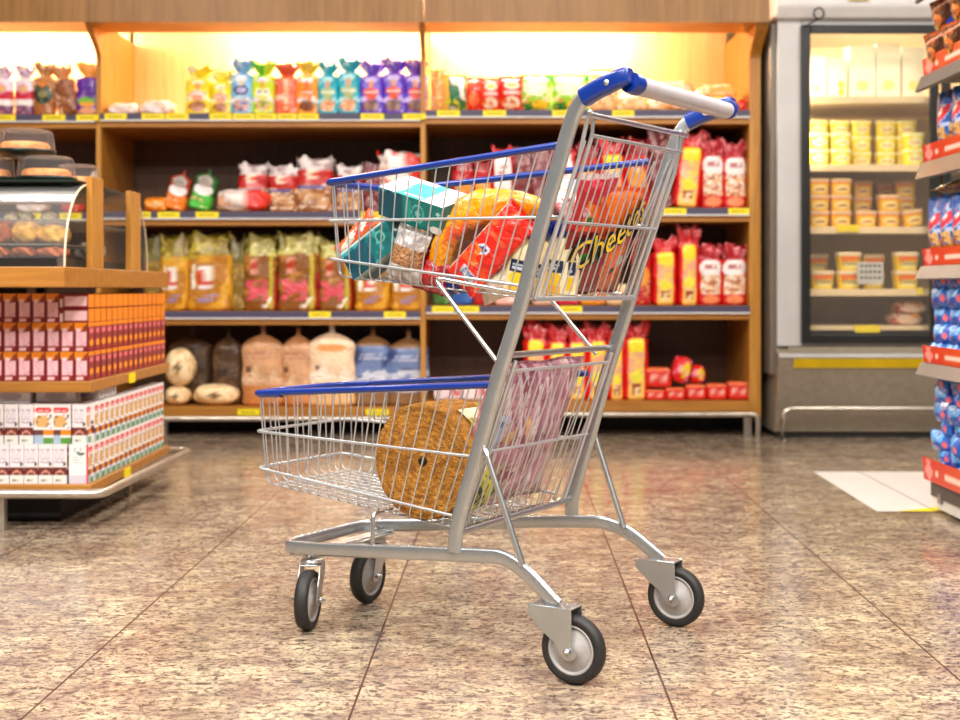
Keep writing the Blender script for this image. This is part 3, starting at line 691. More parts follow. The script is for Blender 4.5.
shelfrow('right', 2, [
 ('block', 433, 451, 276, D_plain((60, 110, 40), (110, 160, 70)), 'green pack under the upper basket against the middle divider'),
 ('block', 451, 473, 276, D_plain((30, 84, 160), (70, 120, 190)), 'blue pack under the upper basket'),
 ('block', 473, 494, 276, D_plain((190, 26, 26), (220, 70, 60)), 'red pack under the upper basket'),
 ('block', 494, 517, 276, D_plain((240, 190, 180), (250, 230, 224)), 'pink and white pack under the upper basket'),
 ('block', 532, 556, 284, D_plain((226, 190, 170), (250, 220, 200)), 'pale pack under the basket gate, left'),
 ('block', 556, 580, 284, D_plain((206, 30, 60), (240, 80, 110)), 'crimson pack under the basket gate'),
 ('block', 580, 606, 284, D_plain((240, 160, 40), (220, 70, 50)), 'orange pack under the basket gate'),
 ('block', 606, 632, 284, D_plain((230, 200, 150), (200, 60, 50)), 'cream pack under the basket gate near the far post'),
 ('tall', 632, 652, 240, D_redorange2, 'red bread bag hidden partly by the far post, third shelf'),
 ('tall', 653, 678, 238, D_yellowred, 'red bread bag with yellow window right of the far post, third shelf'),
 ('tall', 679, 700, 228, D_yellowred, 'red bread bag with yellow window and tall dark red tie, third shelf'),
 ('tall', 699, 723, 246, D_whitehead, 'red bread bag with white arched head, left of the pair on the third shelf'),
 ('tall', 722, 748, 246, D_whitehead, 'red bread bag with white arched head beside the right panel, third shelf')], 'packs and bags on the third shelf of the right bay')
shelfrow('middle', 3, [
 ('loaf', 168, 211, 331, D_darkloaf, 'dark loaf bag behind the round bread on the bottom shelf', 0, .14),
 ('loaf', 211, 242, 332, D_darkloaf, 'dark loaf bag standing at the back of the bottom shelf', 0, .06),
 ('loaf', 241, 282, 329, D_peach, 'wide peach loaf bag on the bottom shelf'),
 ('loaf', 281, 313, 330, D_peach, 'narrow peach loaf bag on the bottom shelf'),
 ('loaf', 308, 354, 327, D_pale, 'bright pale loaf bag with a white knot on the bottom shelf', 0, -.02),
 ('loaf', 354, 390, 330, D_bluelabel, 'loaf bag with blue label, left of two'),
 ('loaf', 388, 428, 333, D_bluelabel, 'loaf bag with blue label, right of two, against the middle divider')], 'loaf bags on the bottom shelf')
shelfrow('middle', 3, [
 ('roll', 162, 188, 387, D_roll, 'round pale bread at the bottom, half hidden by the cartons'),
 ('roll', 190, 238, 385, D_roll, 'flat round pale bread lying on the bottom shelf'),
 ('roll', 162, 193, 349, D_roll, 'round pale bread resting on top of another one', 0, 0, .095)], 'round breads on the bottom shelf', 'bread')
shelfrow('right', 3, [
 ('block', 433, 461, 386, D_plain((244, 226, 232), (214, 40, 40)), 'white and red pack behind the trolley rim, left'),
 ('block', 461, 489, 386, D_plain((248, 236, 236), (214, 40, 40)), 'white and red pack behind the trolley rim, middle'),
 ('block', 489, 517, 386, D_plain((244, 226, 232), (214, 40, 40)), 'white and red pack behind the near trolley post'),
 ('tall', 524, 548, 324, D_yellowred, 'red and yellow bread bag above the pink bag, leftmost'),
 ('tall', 547, 568, 328, D_yellowred, 'red and yellow bread bag above the pink bag, second from left'),
 ('tall', 567, 588, 328, D_yellowred, 'red and yellow bread bag above the pink bag, third from left'),
 ('tall', 587, 609, 326, D_yellowred, 'red and yellow bread bag just left of the far trolley post'),
 ('tall', 609, 625, 332, D_yellowred, 'red and yellow bread bag cut by the far trolley post'),
 ('tall', 624, 649, 322, D_yellowred, 'tall red and yellow bread bag right of the far trolley post'),
 ('block', 645, 666, 390, D_redpack, 'red bread pack under another beside the tall bag'),
 ('block', 666, 686, 388, D_redpack, 'red bread pack, second in the low row', 0, -.02),
 ('block', 686, 707, 385, D_redpack, 'red bread pack, third in the low row'),
 ('block', 707, 728, 384, D_redpack, 'red bread pack, fourth in the low row'),
 ('block', 728, 750, 382, D_redpack, 'red bread pack against the right panel in the low row'),
 ('block', 646, 672, 368, D_redpack, 'red bread pack on top of another beside the tall bag', 0, 0, .06),
 ('puff', 672, 692, 360, D_redyel, 'crumpled red and yellow pack on top of the red packs', .3, .02, .068),
 ('puff', 690, 706, 366, D_redyel, 'small crumpled red pack on top of the red packs', 0, .05, .078)], 'red packs and bags on the bottom shelf', 'bread bag')

# ------------------------------------------------------------------ refrigerator
FD = 6.45
def fx(p, d=FD): return X(p, d)
fr = thing('refrigerator', 'upright glass-door refrigerator with black door frame full of yellow tubs', 'refrigerator', (fx(770), FD, 0))
ox = fx(770); XL, XR = fx(770)-ox, fx(1010)-ox
def lx(p): return fx(p)-ox
def lz(p): return Z(p, FD)
# cabinet body as side walls, back, floor and roof
zt, zb = 2.05, .30
obj('side_wall', MB().prism([(.75, zb), (.0, zb), (0, lz(22)), (.75, lz(22))], XL, lx(797), 0, 'yz'), M['frzside'], fr, bevel=.012)
obj('side_wall', MB().box(lx(1000), XR, 0, .75, zb, lz(22)), M['frz'], fr)
obj('back_wall', MB().box(lx(797), lx(1000), .72, .75, zb, zt), M['shelfcream'], fr)
obj('front_frame', MB().box(lx(776), lx(800), -.03, -.001, lz(346), lz(20)).box(lx(800)+.001, XR, -.03, -.001, lz(30), lz(20)).box(lx(800)+.001, XR, -.03, -.001, lz(346), lz(342)), M['frz'], fr, bevel=.004)
obj('header', MB().prism([(.75, lz(21)), (-.06, lz(21)), (-.10, lz(10)), (-.12, lz(-30)), (.75, lz(-30))], XL+.01, XR, 0, 'yz'), M['white'], fr, bevel=.01)
obj('price_tag', MB().box(lx(843), lx(862), -.118, -.106, lz(5), lz(-8)), M['yellow'], fr)
obj('lid_hook', MB().tube([(lx(812)+.024*cos(a), -.13, lz(19)+.026*sin(a)) for a in [i*pi/6 for i in range(13)]], .0045, 6).tube([(lx(811), -.13, lz(24)), (lx(802), -.065, lz(29))], .004, 6), M['dark'], fr)
def door(x0, x1, lab=None):
    a, b = lz(343), lz(27); w = 8.5*FD/FPX
    d = obj('door', MB().box(x0, x0+w, -.06, -.031, a, b).box(x1-w, x1, -.06, -.031, a, b).box(x0+w, x1-w, -.06, -.031, a, a+w).box(x0+w, x1-w, -.06, -.031, b-w, b), M['black'], fr, bevel=.003)
    obj('glass', MB().box(x0+w, x1-w, -.05, -.046, a+w, b-w), M['doorglass'], d)
door(lx(799), lx(935)); door(lx(938), lx(1005))
SY = [104, 172, 234, 296, 330]   # front lip bottoms
for k, y in enumerate(SY):
    zc = Z(y, FD+.06)
    th = (.034 if k < 4 else .02)
    obj('shelf', MB().box(lx(800), lx(1000)-.002, .03, .71, zc+th-.014, zc+th).box(lx(800), lx(1000)-.002, .025, .04, zc, zc+th-.0145), M['shelfcream'], fr, bevel=.002)
obj('roof_panel', MB().box(lx(797), lx(1000), .0, .72, zt-.02, zt), M['shelfcream'], fr)
obj('light_tube', MB().tube([(lx(805), .16, zt-.045), (lx(990), .16, zt-.045)], .014, 10), M['ftube'], fr)
obj('light_tube', MB().tube([(lx(802), .02, lz(60)), (lx(802), .02, lz(170))], .006, 8), M['ftube'], fr)
for a, b, y in ((856, 881, 329), (838, 860, 228), (919, 924, 291)):
    obj('price_tag', MB().box(lx(a), lx(b), .016, .023, lz(y+3.5), lz(y-3.5)), M['yellow'], fr)
g = MB().box(lx(858), lx(884), .01, .014, lz(284), lz(262))
for i in range(5):
    for j in range(3):
        g.box(lx(861+4.4*i), lx(863.6+4.4*i), .0085, .0095, lz(279-6*j), lz(276.6-6*j), 1)
obj('price_card', g, [mat('grey_card', (196, 196, 200), .5), mat('card_ink', (60, 60, 66), .6)], fr)
obj('ledge', MB().box(lx(775), XR, -.09, -.031, lz(357), lz(353)), M['frz'], fr, bevel=.003)
obj('lower_trim', MB().box(lx(786), XR, -.05, -.001, lz(352.5), lz(346.5)), M['frzpanel'], fr)
obj('yellow_band', MB().prism([(-.092, lz(357.6)), (-.076, lz(367)), (-.066, lz(367)), (-.086, lz(357.6))], lx(790), XR, 0, 'yz'), M['yband'], fr)
obj('lower_panel', MB().prism([(-.085, lz(357.2)), (.02, lz(432)), (.7, lz(432)), (.7, lz(346.6)), (-.001, lz(346.6))], lx(775), XR, 0, 'yz'), M['frzpanel'], fr)
obj('base', MB().box(lx(777), XR, .03, .7, 0.0, lz(432.2)), M['dark'], fr)
obj('bumper_rail', MB().tube(fillet([(lx(778), -.10, 0), (lx(778), -.10, lz(407)), (XR, -.10, lz(407))], .05), .013, 8), M['steel'], fr)

def tub_mesh(w, h, style):
    hw = w/2; nt = 40; prof = [(.78, 0), (.82, .02), (.93, .78), (.94, .80)]
    vs = []; U = []; V = []
    zz = np.linspace(0, 1, 15)
    for z in zz:
        for i in range(nt):
            a = 2*pi*i/nt; e = 2/4.5; bx = math.copysign(abs(cos(a))**e, cos(a)); by = math.copysign(abs(sin(a))**e, sin(a)); r = .84+.12*z
            vs.append((hw*bx*r, hw*.8*by*r, h*.84*z)); U.append(.5+.5*bx if sin(a) < 0 else .5-.5*bx); V.append(z)
    fs = [(j*nt+i, j*nt+(i+1) % nt, (j+1)*nt+(i+1) % nt, (j+1)*nt+i) for j in range(14) for i in range(nt)]+[tuple(range(nt))[::-1]]
    c = Cv(np.array(U), np.array(V), h/w)
    if style == 'delicate':
        c.fill((250, 214, 20)); c.rect(.1, .5, .9, 1, (244, 120, 20)); c.rect(.16, .12, .9, .62, (250, 224, 60)); c.ell(.55, .34, .38, .22, (252, 236, 150))
    elif style == 'orange':
        c.fill((250, 190, 10)); c.rect(0, .8, 1, 1, (244, 130, 20)); c.ell(.5, .42, .38, .3, (252, 226, 150)); c.marks(.24, .3, .78, .5, (180, 80, 60), 2)
    else:
        c.fill((246, 222, 0)); c.ell(.5, .5, .36, .36, (252, 246, 190)); c.marks(.24, .4, .76, .66, (220, 120, 40), 2, 3)
    mb = MB(); mb.add(vs, fs, 0, c.c, True)
    if style == 'delicate':
        tv, tf = text_geo('Deline', .026, shear=.25)
        mb.add([(x, -hw*.8*.91-.0015, h*.30+y) for x, y in tv], tf, 1)
    body = mb
    lid = MB(); vs = []
    for r, z in ((.97, .78), (1.0, .80), (1.0, .96), (.96, 1.0), (.0, 1.0)):
        for i in range(nt):
            a = 2*pi*i/nt; e = 2/4.5; vs.append((hw*math.copysign(abs(cos(a))**e, cos(a))*r, hw*.8*math.copysign(abs(sin(a))**e, sin(a))*r, h*z))
    lid.add(vs, [(j*nt+i, j*nt+(i+1) % nt, (j+1)*nt+(i+1) % nt, (j+1)*nt+i) for j in range(4) for i in range(nt)], 0)
    return body, lid
_tc = {}
def text_geo(s, size, shear=0, align='CENTER'):
    cu = bpy.data.curves.new('lettering', 'FONT'); cu.body = s; cu.size = size; cu.shear = shear; cu.align_x = align; cu.resolution_u = 2
    o = bpy.data.objects.new('lettering', cu); COL.objects.link(o); bpy.context.view_layer.update()
    me = o.evaluated_get(bpy.context.evaluated_depsgraph_get()).to_mesh()
    v = [(p.co.x, p.co.y) for p in me.vertices]; f = [tuple(p.vertices) for p in me.polygons]
    bpy.data.objects.remove(o); bpy.data.curves.remove(cu); return v, f
M['ink'] = mat('purple_ink', (70, 40, 110), .5, 0, .1, 40)
M['ylid'] = mat('yellow_lid', (255, 246, 176), .4, 0, .03, 20); M['wlid'] = mat('cream_lid', (246, 224, 190), .4, 0, .03, 20); M['blid'] = mat('peach_lid', (240, 200, 160), .4, 0, .03, 20)
protos = {}
for st, lid in (('delicate', 'wlid'), ('orange', 'blid'), ('lemon', 'ylid')):
    b, l = tub_mesh(.104, .078, st)
    protos[st] = (b.mesh('margarine_tub', [M['card'], M['ink']]), l.mesh('lid', M[lid]))
def tub(st, px, k, lvl, back, label, group, tilt=0, s=1):
    zc = Z(SY[k], FD+.06)+.034; d = FD+.10+back
    t = obj('margarine_tub', protos[st][0], None, None, (X(px, d), d, zc+lvl*.0785*s+abs(sin(tilt))*.045), rot=(0, tilt, 0)); t.scale = (s, s, s)
    tag(t, label, 'tub', group); obj('lid', protos[st][1], None, t)
col1 = {818: 'leftmost', 839: 'second from left', 860: 'third from left', 884: 'fourth from left', 912: 'rightmost'}
LV = ['bottom', 'middle', 'top']
for px, nlev, back in ((818, 2, 0), (840, 2, 0), (860, 3, .14), (885, 3, .14), (905, 3, .14), (913, 2, 0), (817, 3, .14), (839, 3, .14)):
    for lv in range(nlev):
        tub('lemon', px, 1, lv, back, f'lemon yellow tub, {LV[lv]} one, {"back" if back else "front"} row, {"left end" if px<830 else "second stack" if px<850 else "middle" if px<870 else "right of middle" if px<900 else "right end"} of second fridge shelf', 'lemon yellow tubs on the second fridge shelf')
for px, nlev, back in ((818, 3, 0), (840, 3, 0), (865, 1, 0), (888, 2, 0), (861, 3, .15), (884, 3, .30), (904, 3, .15)):
    for lv in range(nlev):
        tub('orange', px, 2, lv, back, f'orange-yellow tub, {LV[lv]} one, {"back" if back else "front"} row, {"left end" if px<830 else "second stack" if px<850 else "middle" if px<870 else "right of middle" if px<900 else "right end"} of third fridge shelf', 'orange yellow tubs on the third fridge shelf')
tub('orange', 913, 2, 0, -.01, 'orange-yellow tub lying tilted at the right end of the third fridge shelf', 'orange yellow tubs on the third fridge shelf', -.14)
for px, nlev, back in ((821, 1, 0), (848, 2, 0), (905, 2, 0), (872, 2, .16), (816, 2, .2)):
    for lv in range(nlev):
        tub('delicate', px, 3, lv, back, f'yellow tub with orange band, {"lower" if lv==0 else "upper"}, {"back" if back else "front"} row, {"left end" if px<830 else "left of price card" if px<860 else "behind price card" if px<890 else "right end"} of fourth shelf', 'yellow tubs on the fourth fridge shelf', 0, 1.14 if not back else 1.1)
def D_whitebox(c): c.fill((250, 246, 232)); c.ell(.5, .25, .26, .1, (250, 236, 150)); c.marks(.2, .5, .8, .6, (240, 230, 190), 2)
def D_whiteyel(c): c.fill((252, 244, 224)); c.ell(.7, .35, .18, .09, (248, 206, 60)); c.ell(.7, .16, .18, .08, (248, 206, 60))
for x0, x1, yt, ds, lb in ((806, 827, 56, D_whitebox, 'white carton tub at the left of the top fridge shelf'), (828, 847, 58, D_whiteyel, 'white carton with yellow spots on the top fridge shelf'),
    (849, 876, 46, D_whitebox, 'tall white carton, left of the three on the top fridge shelf'), (876, 901, 44, D_whitebox, 'tall white carton, middle of the three on the top fridge shelf'), (902, 926, 47, D_whitebox, 'tall white carton, right of the three on the top fridge shelf')):
    d = FD+.12; z0 = Z(SY[0], FD+.06)+.034; w = (x1-x0)*d/FPX*.96
    tag(obj('white_carton', printbox(w, .1, Z(yt, d)-z0, {'front': ds}), M['card'], None, (X((x0+x1)/2, d), d+.05, z0), bevel=.006), lb, 'carton', 'white cartons on the top fridge shelf')
def D_meat(c): c.fill((244, 214, 200)); c.blot(6, .55, (250, 236, 230), 3); c.blot(8, .64, (220, 120, 110), 5); c.rect(.5, .6, 1, 1, (240, 180, 110))
for i, (a, b, lv) in enumerate(((893, 924, 0), (898, 927, 1))):
    d = FD+.12; z0 = Z(SY[4], FD+.06)+.02
    tag(obj('meat_pack', puff((b-a)*d/FPX, .16, .06, D_meat, 3.5, 4+i), M['film'], None, (X((a+b)/2, d), d+.08, z0+lv*.058)), 'pale pink wrapped meat pack, '+('upper' if lv else 'lower')+' one at the bottom right of the fridge', 'meat pack', 'meat packs at the fridge bottom')

# ------------------------------------------------------------------ right-hand rack of blue packs
RX, RY1, RY0 = 1.418, 4.35, 3.25
rk = thing('snack_rack', 'grey metal snack rack with white plinth at the right picture edge', 'shelf rack', (RX, RY0, 0))
L_ = RY1-RY0
def rz(p): return Z(p, RY1)
obj('plinth', MB().box(.045, .6, 0, L_, .012, rz(479)), M['white'], rk, bevel=.004)
obj('plinth_band', MB().box(.040, .0445, .0, L_-.0, rz(495), rz(482)), mat('brown_band', (92, 84, 78), .5), rk)
obj('plinth_foot', MB().box(.09, .58, .03, L_-.04, 0, .0115), M['dark'], rk)
obj('outlet_plate', MB().box(.037, .0445, L_-.10, L_-.07, .035, .065), mat('grey_plate', (140, 130, 124), .5), rk, bevel=.002)
obj('back_panel', MB().box(.50, .53, 0, L_, rz(478.9), 2.1), M['rackm'], rk)
for yy in (L_-.03, .1): obj('upright_post', MB().box(.46, .4995, yy-.02, yy+.02, rz(478.9), 2.1), M['dark'], rk)
RSH = [(-16, 4), (77, 93), (163, 181), (266, 280), (362, 375)]
def D_strip(c):
    k = np.clip(c.U, 0, 1)[:, None]; c.c[:] = lin((222, 26, 20))*(1-k)+lin((236, 108, 20))*k
    c.mask((np.abs(c.U-.07) < .035*(1+.4*np.sin(c.V*40))) & (np.abs(c.V-.5) < .42), (250, 160, 150)); c.marks(.16, .35, .9, .62, (255, 226, 210), 1)
def strip(zl, zh):
    mb = MB(); nu = 90; nv = 8; u = np.linspace(0, 1, nu+1); v = np.linspace(0, 1, nv+1); Ug, Vg = np.meshgrid(u, v); Uf, Vf = Ug.ravel(), Vg.ravel()
    c = Cv(np.mod(Uf*1.45, 1.0), Vf, .1); D_strip(c)
    for off, flip in ((0, 1), (.003, 0)):
        vs = np.stack([np.full(Uf.size, .012+off)+.006*(1-Vf), L_-Uf*L_, zl+Vf*(zh-zl)], 1)
        fs = [(j*(nu+1)+i, j*(nu+1)+i+1, (j+1)*(nu+1)+i+1, (j+1)*(nu+1)+i) for j in range(nv) for i in range(nu)]
        mb.add(vs, fs, 0, c.c)
    return mb
for k, (a, b) in enumerate(RSH):
    zt_, zb_ = rz(a), rz(b)
    s_ = obj('shelf', MB().box(0.03, .458, 0, L_, zt_-.02, zt_-.012).prism([(-.012, zb_+.004), (-.012+.01, zb_), (.032, zt_-.03), (.0295, zt_-.001), (.008, zt_-.001)], 0, L_, 0, 'xz'), M['rackm'], rk)
    obj('promo_strip', strip(zt_+.0005, zt_+rz(60)-rz(77)), M['redstrip'], s_)
obj('promo_strip', strip(rz(478.6), rz(456)), M['redstrip'], rk)
def D_cookie(c):
    c.fill((16, 92, 176)); c.rect(0, 0, 1, .42, (206, 130, 60)); c.blot(4, .5, (236, 190, 120), 3, (0, 0, 1, .5)); c.blot(6, .6, (120, 76, 40), 7, (0, 0, 1, .4)); c.blot(5, .62, (16, 110, 190), 9, (0, .3, 1, .5))
    c.ell(.5, .66, .44, .1, (180, 200, 250), .5); c.ell(.5, .66, .4, .08, (222, 60, 80), .5); c.text('', 0, 0, 1, 1, wh); c.ell(.45, .69, .12, .03, wh, .5); c.rect(.45, .5, .85, .54, (190, 210, 250)); c.blot(7, .68, (120, 190, 236), 5, (0, .78, 1, 1)); c.shade(.12, 7)
def D_choco(c):
    c.fill((70, 34, 22)); c.blot(4, .56, (176, 84, 30), 3); c.poly([(.5, 0), (1, 0), (1, .6), (.7, .4)], (20, 70, 200)); c.rect(.0, .0, .2, .3, (20, 70, 200)); c.ell(.35, .5, .24, .16, (214, 110, 40)); c.ell(.3, .5, .1, .08, (30, 40, 90)); c.blot(8, .64, (244, 190, 70), 9, (0, 0, 1, .4)); c.poly([(0, .7), (1, .86), (1, .93), (0, .78)], (226, 160, 130))
def D_bluewafer(c):
    c.fill((10, 96, 200)); c.rect(.34, .1, .62, .9, (140, 60, 50)); c.rect(.34, 0, .62, 1, (12, 84, 180)); c.blot(7, .55, (170, 80, 60), 3, (.36, .1, .6, .9)); c.ell(.2, .5, .09, .16, (236, 110, 120)); c.ell(.8, .5, .09, .16, (236, 110, 120)); c.blot(5, .66, (90, 170, 240), 8); c.shade(.22, 9)
cookie = pillow(.13, .215, .05, D_cookie, 3); cookie_m = cookie.mesh('cookie_bag', M['film'])
choc_m = pillow(.17, .13, .055, D_choco, 6, zig=False).mesh('chocolate_bag', M['film'])
waf_m = pillow(.14, .062, .05, D_bluewafer, 9, nu=34, nv=14, crimp=.02).mesh('wafer_pack', M['film'])
def rackitem(name, me, y, z, x, label, group, rot, cat):
    o = bpy.data.objects.new(name, me); COL.objects.link(o); o.location = (RX+x, y, z); o.rotation_euler = rot
    return tag(o, label, cat, group)
ordn = ['first', 'second', 'third', 'fourth', 'fifth', 'sixth', 'seventh', 'eighth', 'ninth', 'tenth', 'eleventh', 'twelfth', 'thirteenth', 'fourteenth', 'fifteenth', 'sixteenth', 'seventeenth', 'eighteenth']
FARE = 'from the far end'
for i in range(7):   # cookie bags standing, shelf at 163 and 266
    rackitem('cookie_bag', cookie_m, 4.25-.135*i, rz(163)+.001, .065, f'blue cookie bag standing on the middle rack shelf, {ordn[i]} {FARE}', 'cookie bags on the middle rack shelf', (.03, 0, -pi/2+.12), 'cookie bag')
    rackitem('cookie_bag', cookie_m, 4.275-.11*i, rz(266)+.001, .05, f'blue cookie bag standing under the middle rack shelf, {ordn[i]} {FARE}', 'cookie bags on the fourth rack shelf', (.03, 0, -pi/2+.25), 'cookie bag')
    if i < 5: rackitem('cookie_bag', cookie_m, 4.24-.14*i, rz(266)+.240, .03, f'blue cookie bag lying on top of the standing ones, {ordn[i]} {FARE}', 'cookie bags lying on the fourth rack shelf', (-1.42, 0, -pi/2+.1), 'cookie bag')
    for lv in range(3):
        if i < 5: rackitem('chocolate_bag', choc_m, 4.24-.16*i, rz(77)+.001+lv*.105, .05+.02*lv, f'brown chocolate snack bag, {["lowest", "middle", "upper"][lv]} layer, top rack shelf, {ordn[i]} {FARE}', 'chocolate bags on the top rack shelf', (.25, 0, -pi/2+.15), 'snack bag')
for i in range(6):
    for lv in range(6):
        rackitem('wafer_pack', waf_m, 4.262-.145*i-.012*(lv % 2), rz(362)+.001+lv*.058, .045+.006*(lv % 3), f'blue wafer pack, lowest rack shelf, {ordn[lv]} layer up, {ordn[i]} {FARE}', 'wafer packs on the lowest rack shelf', (.05, .05*(lv % 3-1), -pi/2+.1), 'wafer pack')
    for lv in range(7):
        rackitem('wafer_pack', waf_m, 4.268-.145*i+.012*(lv % 3), rz(479)+.001+lv*.047, .062+.012*(lv % 2), f'blue wafer pack piled on the rack plinth, {ordn[lv]} layer up, {ordn[i]} {FARE}', 'wafer packs piled on the rack plinth', (.12, .07*(lv % 3-1), -pi/2+.2*((lv+i) % 3-1)), 'wafer pack')

# ------------------------------------------------------------------ carton island with the cake case
IX, IY0, IY1 = -1.174, 4.03, 5.02
isl = thing('display_island', 'wooden two-tier island holding cartons, with a metal bumper rail', 'display stand', (IX, IY0, 0))
zb1 = Z(483, 4.05); zt1 = Z(380.5, 4.05)
obj('base_board', MB().box(-1.2, .012, -.012, IY1-IY0+.012, zb1-.03, zb1-.0005), M['woodh'], isl, bevel=.003)
obj('middle_shelf', MB().box(-1.2, .012, -.012, IY1-IY0+.012, zt1-.034, zt1-.0005), M['woodh'], isl, bevel=.003)
obj('top_board', MB().box(-1.2, .012, -.27, IY1-IY0+.0, .720, .778), M['woodh'], isl, bevel=.003)
obj('core_panel', MB().box(-1.2, -.42, .30, .70, zb1, zt1-.0345), M['dark'], isl)
obj('core_panel', MB().box(-1.2, -.42, .30, .70, zt1, .7195), M['dark'], isl)
for yy in (.25, .75): obj('post', MB().box(-.40, -.37, yy-.015, yy+.015, zt1, .7195), M['dark'], isl)
for yy in (.25, .75): obj('post', MB().box(-.40, -.37, yy-.015, yy+.015, zb1, zt1-.0345), M['dark'], isl)
obj('bumper_rail', MB().tube(fillet([(-1.2, -.07, .112), (.06, -.07, .112), (.09, IY1-IY0+.0, .112), (-.3, IY1-IY0+.06, .112)], .05), .014, 8), M['steel'], isl)
for lxx, lyy in ((-.245, -.045), (-1.0, -.045), (-.12, .9), (-1., .9)):
    obj('leg', MB().box(lxx-.014, lxx+.014, lyy-.014, lyy+.014, 0, zb1-.0305), M['steel'], isl)
obj('bracket', MB().box(-.26, -.23, -.075, .02, .104, .1105), M['steel'], isl)
obj('kick_box', MB().box(-1.2, -.12, .12, .9, 0, zb1-.031), M['dark'], isl)
obj('price_tag', MB().box(.0122, .016, .42, .49, zt1-.036, zt1-.004), M['yellow'], isl)
obj('price_tag', MB().box(.0122, .016, .36, .43, zb1-.034, zb1-.004), M['yellow'], isl)

mar = (138, 20, 24); org = (244, 138, 10)
def C_front(c):
    c.fill(mar); c.rect(0, .76, 1, 1, org); c.poly([(.75, .76), (1, .76), (1, 1.0), (.55, .8)], (150, 60, 20)); c.rect(.12, .7, .42, .8, (250, 214, 214)); c.rect(.16, .2, .88, .72, (246, 196, 204)); c.blot(14, .62, (232, 160, 176), 3, (.18, .22, .86, .7)); c.rect(.1, .05, .6, .12, (250, 200, 200)); c.rect(.95, 0, 1, 1, (80, 10, 14))
def C_side(c):
    c.fill(mar); c.rect(0, .84, 1, 1, org); c.ell(.5, .72, .32, .1, (226, 110, 120)); c.ell(.5, .52, .22, .14, (150, 60, 60)); c.ell(.5, .3, .3, .13, (246, 150, 20)); c.ell(.5, .12, .2, .05, (190, 60, 40)); c.rect(.94, 0, 1, 1, (80, 10, 14))
def C_top(c): c.fill((240, 190, 150)); c.rect(0, .3, 1, .7, org)
cw, cd, ch = .0428, .0655, .0868
crm = printbox(cw*.98, cd*.98, ch, {'front': C_front, 'back': C_front, 'left': C_side, 'right': C_side, 'top': C_top, 'bottom': C_top}, 12, 18).mesh('cream_carton', M['card'])
def C_flat_front(c): c.fill(mar); c.rect(.18, .12, .95, .88, (246, 200, 204)); c.rect(0, .1, .1, .7, (250, 220, 220))
def C_flat_side(c): c.fill(org); c.rect(0, 0, .08, 1, (170, 60, 10)); c.rect(0, 0, 1, .08, (150, 50, 16))
lay = printbox(ch*.98, cd*.98, cw*.96, {'front': C_flat_front, 'back': C_flat_front, 'right': C_flat_side, 'left': C_flat_side, 'top': C_side, 'bottom': C_side}, 14, 10).mesh('cream_carton_lying', M['card'])
rows = ['bottom', 'middle', 'top']
def put(name, me, x, y, z, label, group, cat='carton', rot=0):
    o = bpy.data.objects.new(name, me); COL.objects.link(o); o.location = (x, y, z); o.rotation_euler = (0, 0, rot)
    return tag(o, label, cat, group)
nd = 15
for r in range(3):
    for i in range(9):
        for j in range(nd):
            if r == 2 and i < 2: continue
            if r < 2 and i > 0 and j > 0: continue
            x = IX-cw*(i+.5); y = IY0+cd*(j+.5)+.004; z = zt1+r*(ch+.0006)
            w_ = random.uniform(-.03, .03)
            if j == 0: lab = f'maroon cream carton, island front, {rows[r]} row, {ordn[i]} from the right corner'
            elif i == 0: lab = f'maroon cream carton, island side, {rows[r]} row, {ordn[j]} from the front corner'
            else: lab = f'maroon cream carton inside top layer, {ordn[i]} column from the side, {ordn[j]} row back'
            if r == 2 and i >= 2 and j > 7: continue
            put('cream_carton', crm, x, y, z, lab, 'maroon cream cartons on the island', rot=w_)
for j in range(nd):
    for lv in range(2):
        put('cream_carton', lay, IX-ch/2-.001, IY0+cd*(j+.5)+.004, zt1+2*(ch+.0006)+lv*(cw+.0008), f'orange-ended cream carton lying flat on the island, {"upper" if lv else "lower"} layer, {ordn[j]} from the front', 'lying cream cartons on the island', rot=random.uniform(-.02, .02))
# white cartons on the lower tier
def W_narrow(c):
    c.fill((238, 230, 232)); c.marks(.12, .5, .85, .92, (190, 176, 190), 7, 1); c.rect(0, .22, 1, .4, (112, 40, 34)); c.ell(.5, .25, .3, .09, (216, 150, 130)); c.ell(.5, .23, .22, .06, (112, 40, 34)); c.rect(.12, .03, .86, .2, (232, 232, 222)); c.marks(.2, .05, .6, .18, (150, 150, 150), 1, 5); c.ell(.85, .5, .12, .04, (60, 50, 60))
def W_wide(c):
    c.fill((244, 238, 236)); c.ell(.48, .85, .44, .08, (222, 26, 30)); c.marks(.2, .82, .8, .88, (250, 200, 200), 1, 4); c.ell(.4, .56, .38, .16, (224, 176, 110)); c.blot(8, .6, (110, 66, 40), 3, (.1, .4, .9, .75)); c.rect(0, .22, 1, .36, (236, 140, 20)); c.rect(0, .2, .45, .34, (110, 60, 60)); c.rect(0, 0, 1, .14, (90, 150, 60)); c.rect(0, 0, .45, .2, (170, 190, 210))
def W_green(c): c.fill((240, 240, 238)); c.ell(.45, .86, .2, .07, (150, 160, 160)); c.ell(.45, .86, .14, .045, (240, 240, 238)); c.ell(.6, .76, .2, .04, (30, 90, 50)); c.marks(.15, .5, .8, .7, (190, 200, 196), 3); c.rect(0, .2, 1, .23, (120, 70, 80)); c.rect(.0, .0, 1, .2, (214, 206, 220)); c.rect(.9, 0, 1, 1, (214, 60, 60))
def W_top(c): c.fill((236, 232, 232)); c.ell(.5, .5, .3, .3, (190, 180, 190))
ww, wd, wh_ = .0425, .060, .1185
nar = printbox(ww*.97, wd*.97, wh_, {'front': W_narrow, 'back': W_narrow, 'right': W_wide, 'left': W_wide, 'top': W_top, 'bottom': W_top}, 14, 30).mesh('milk_carton', M['card'])
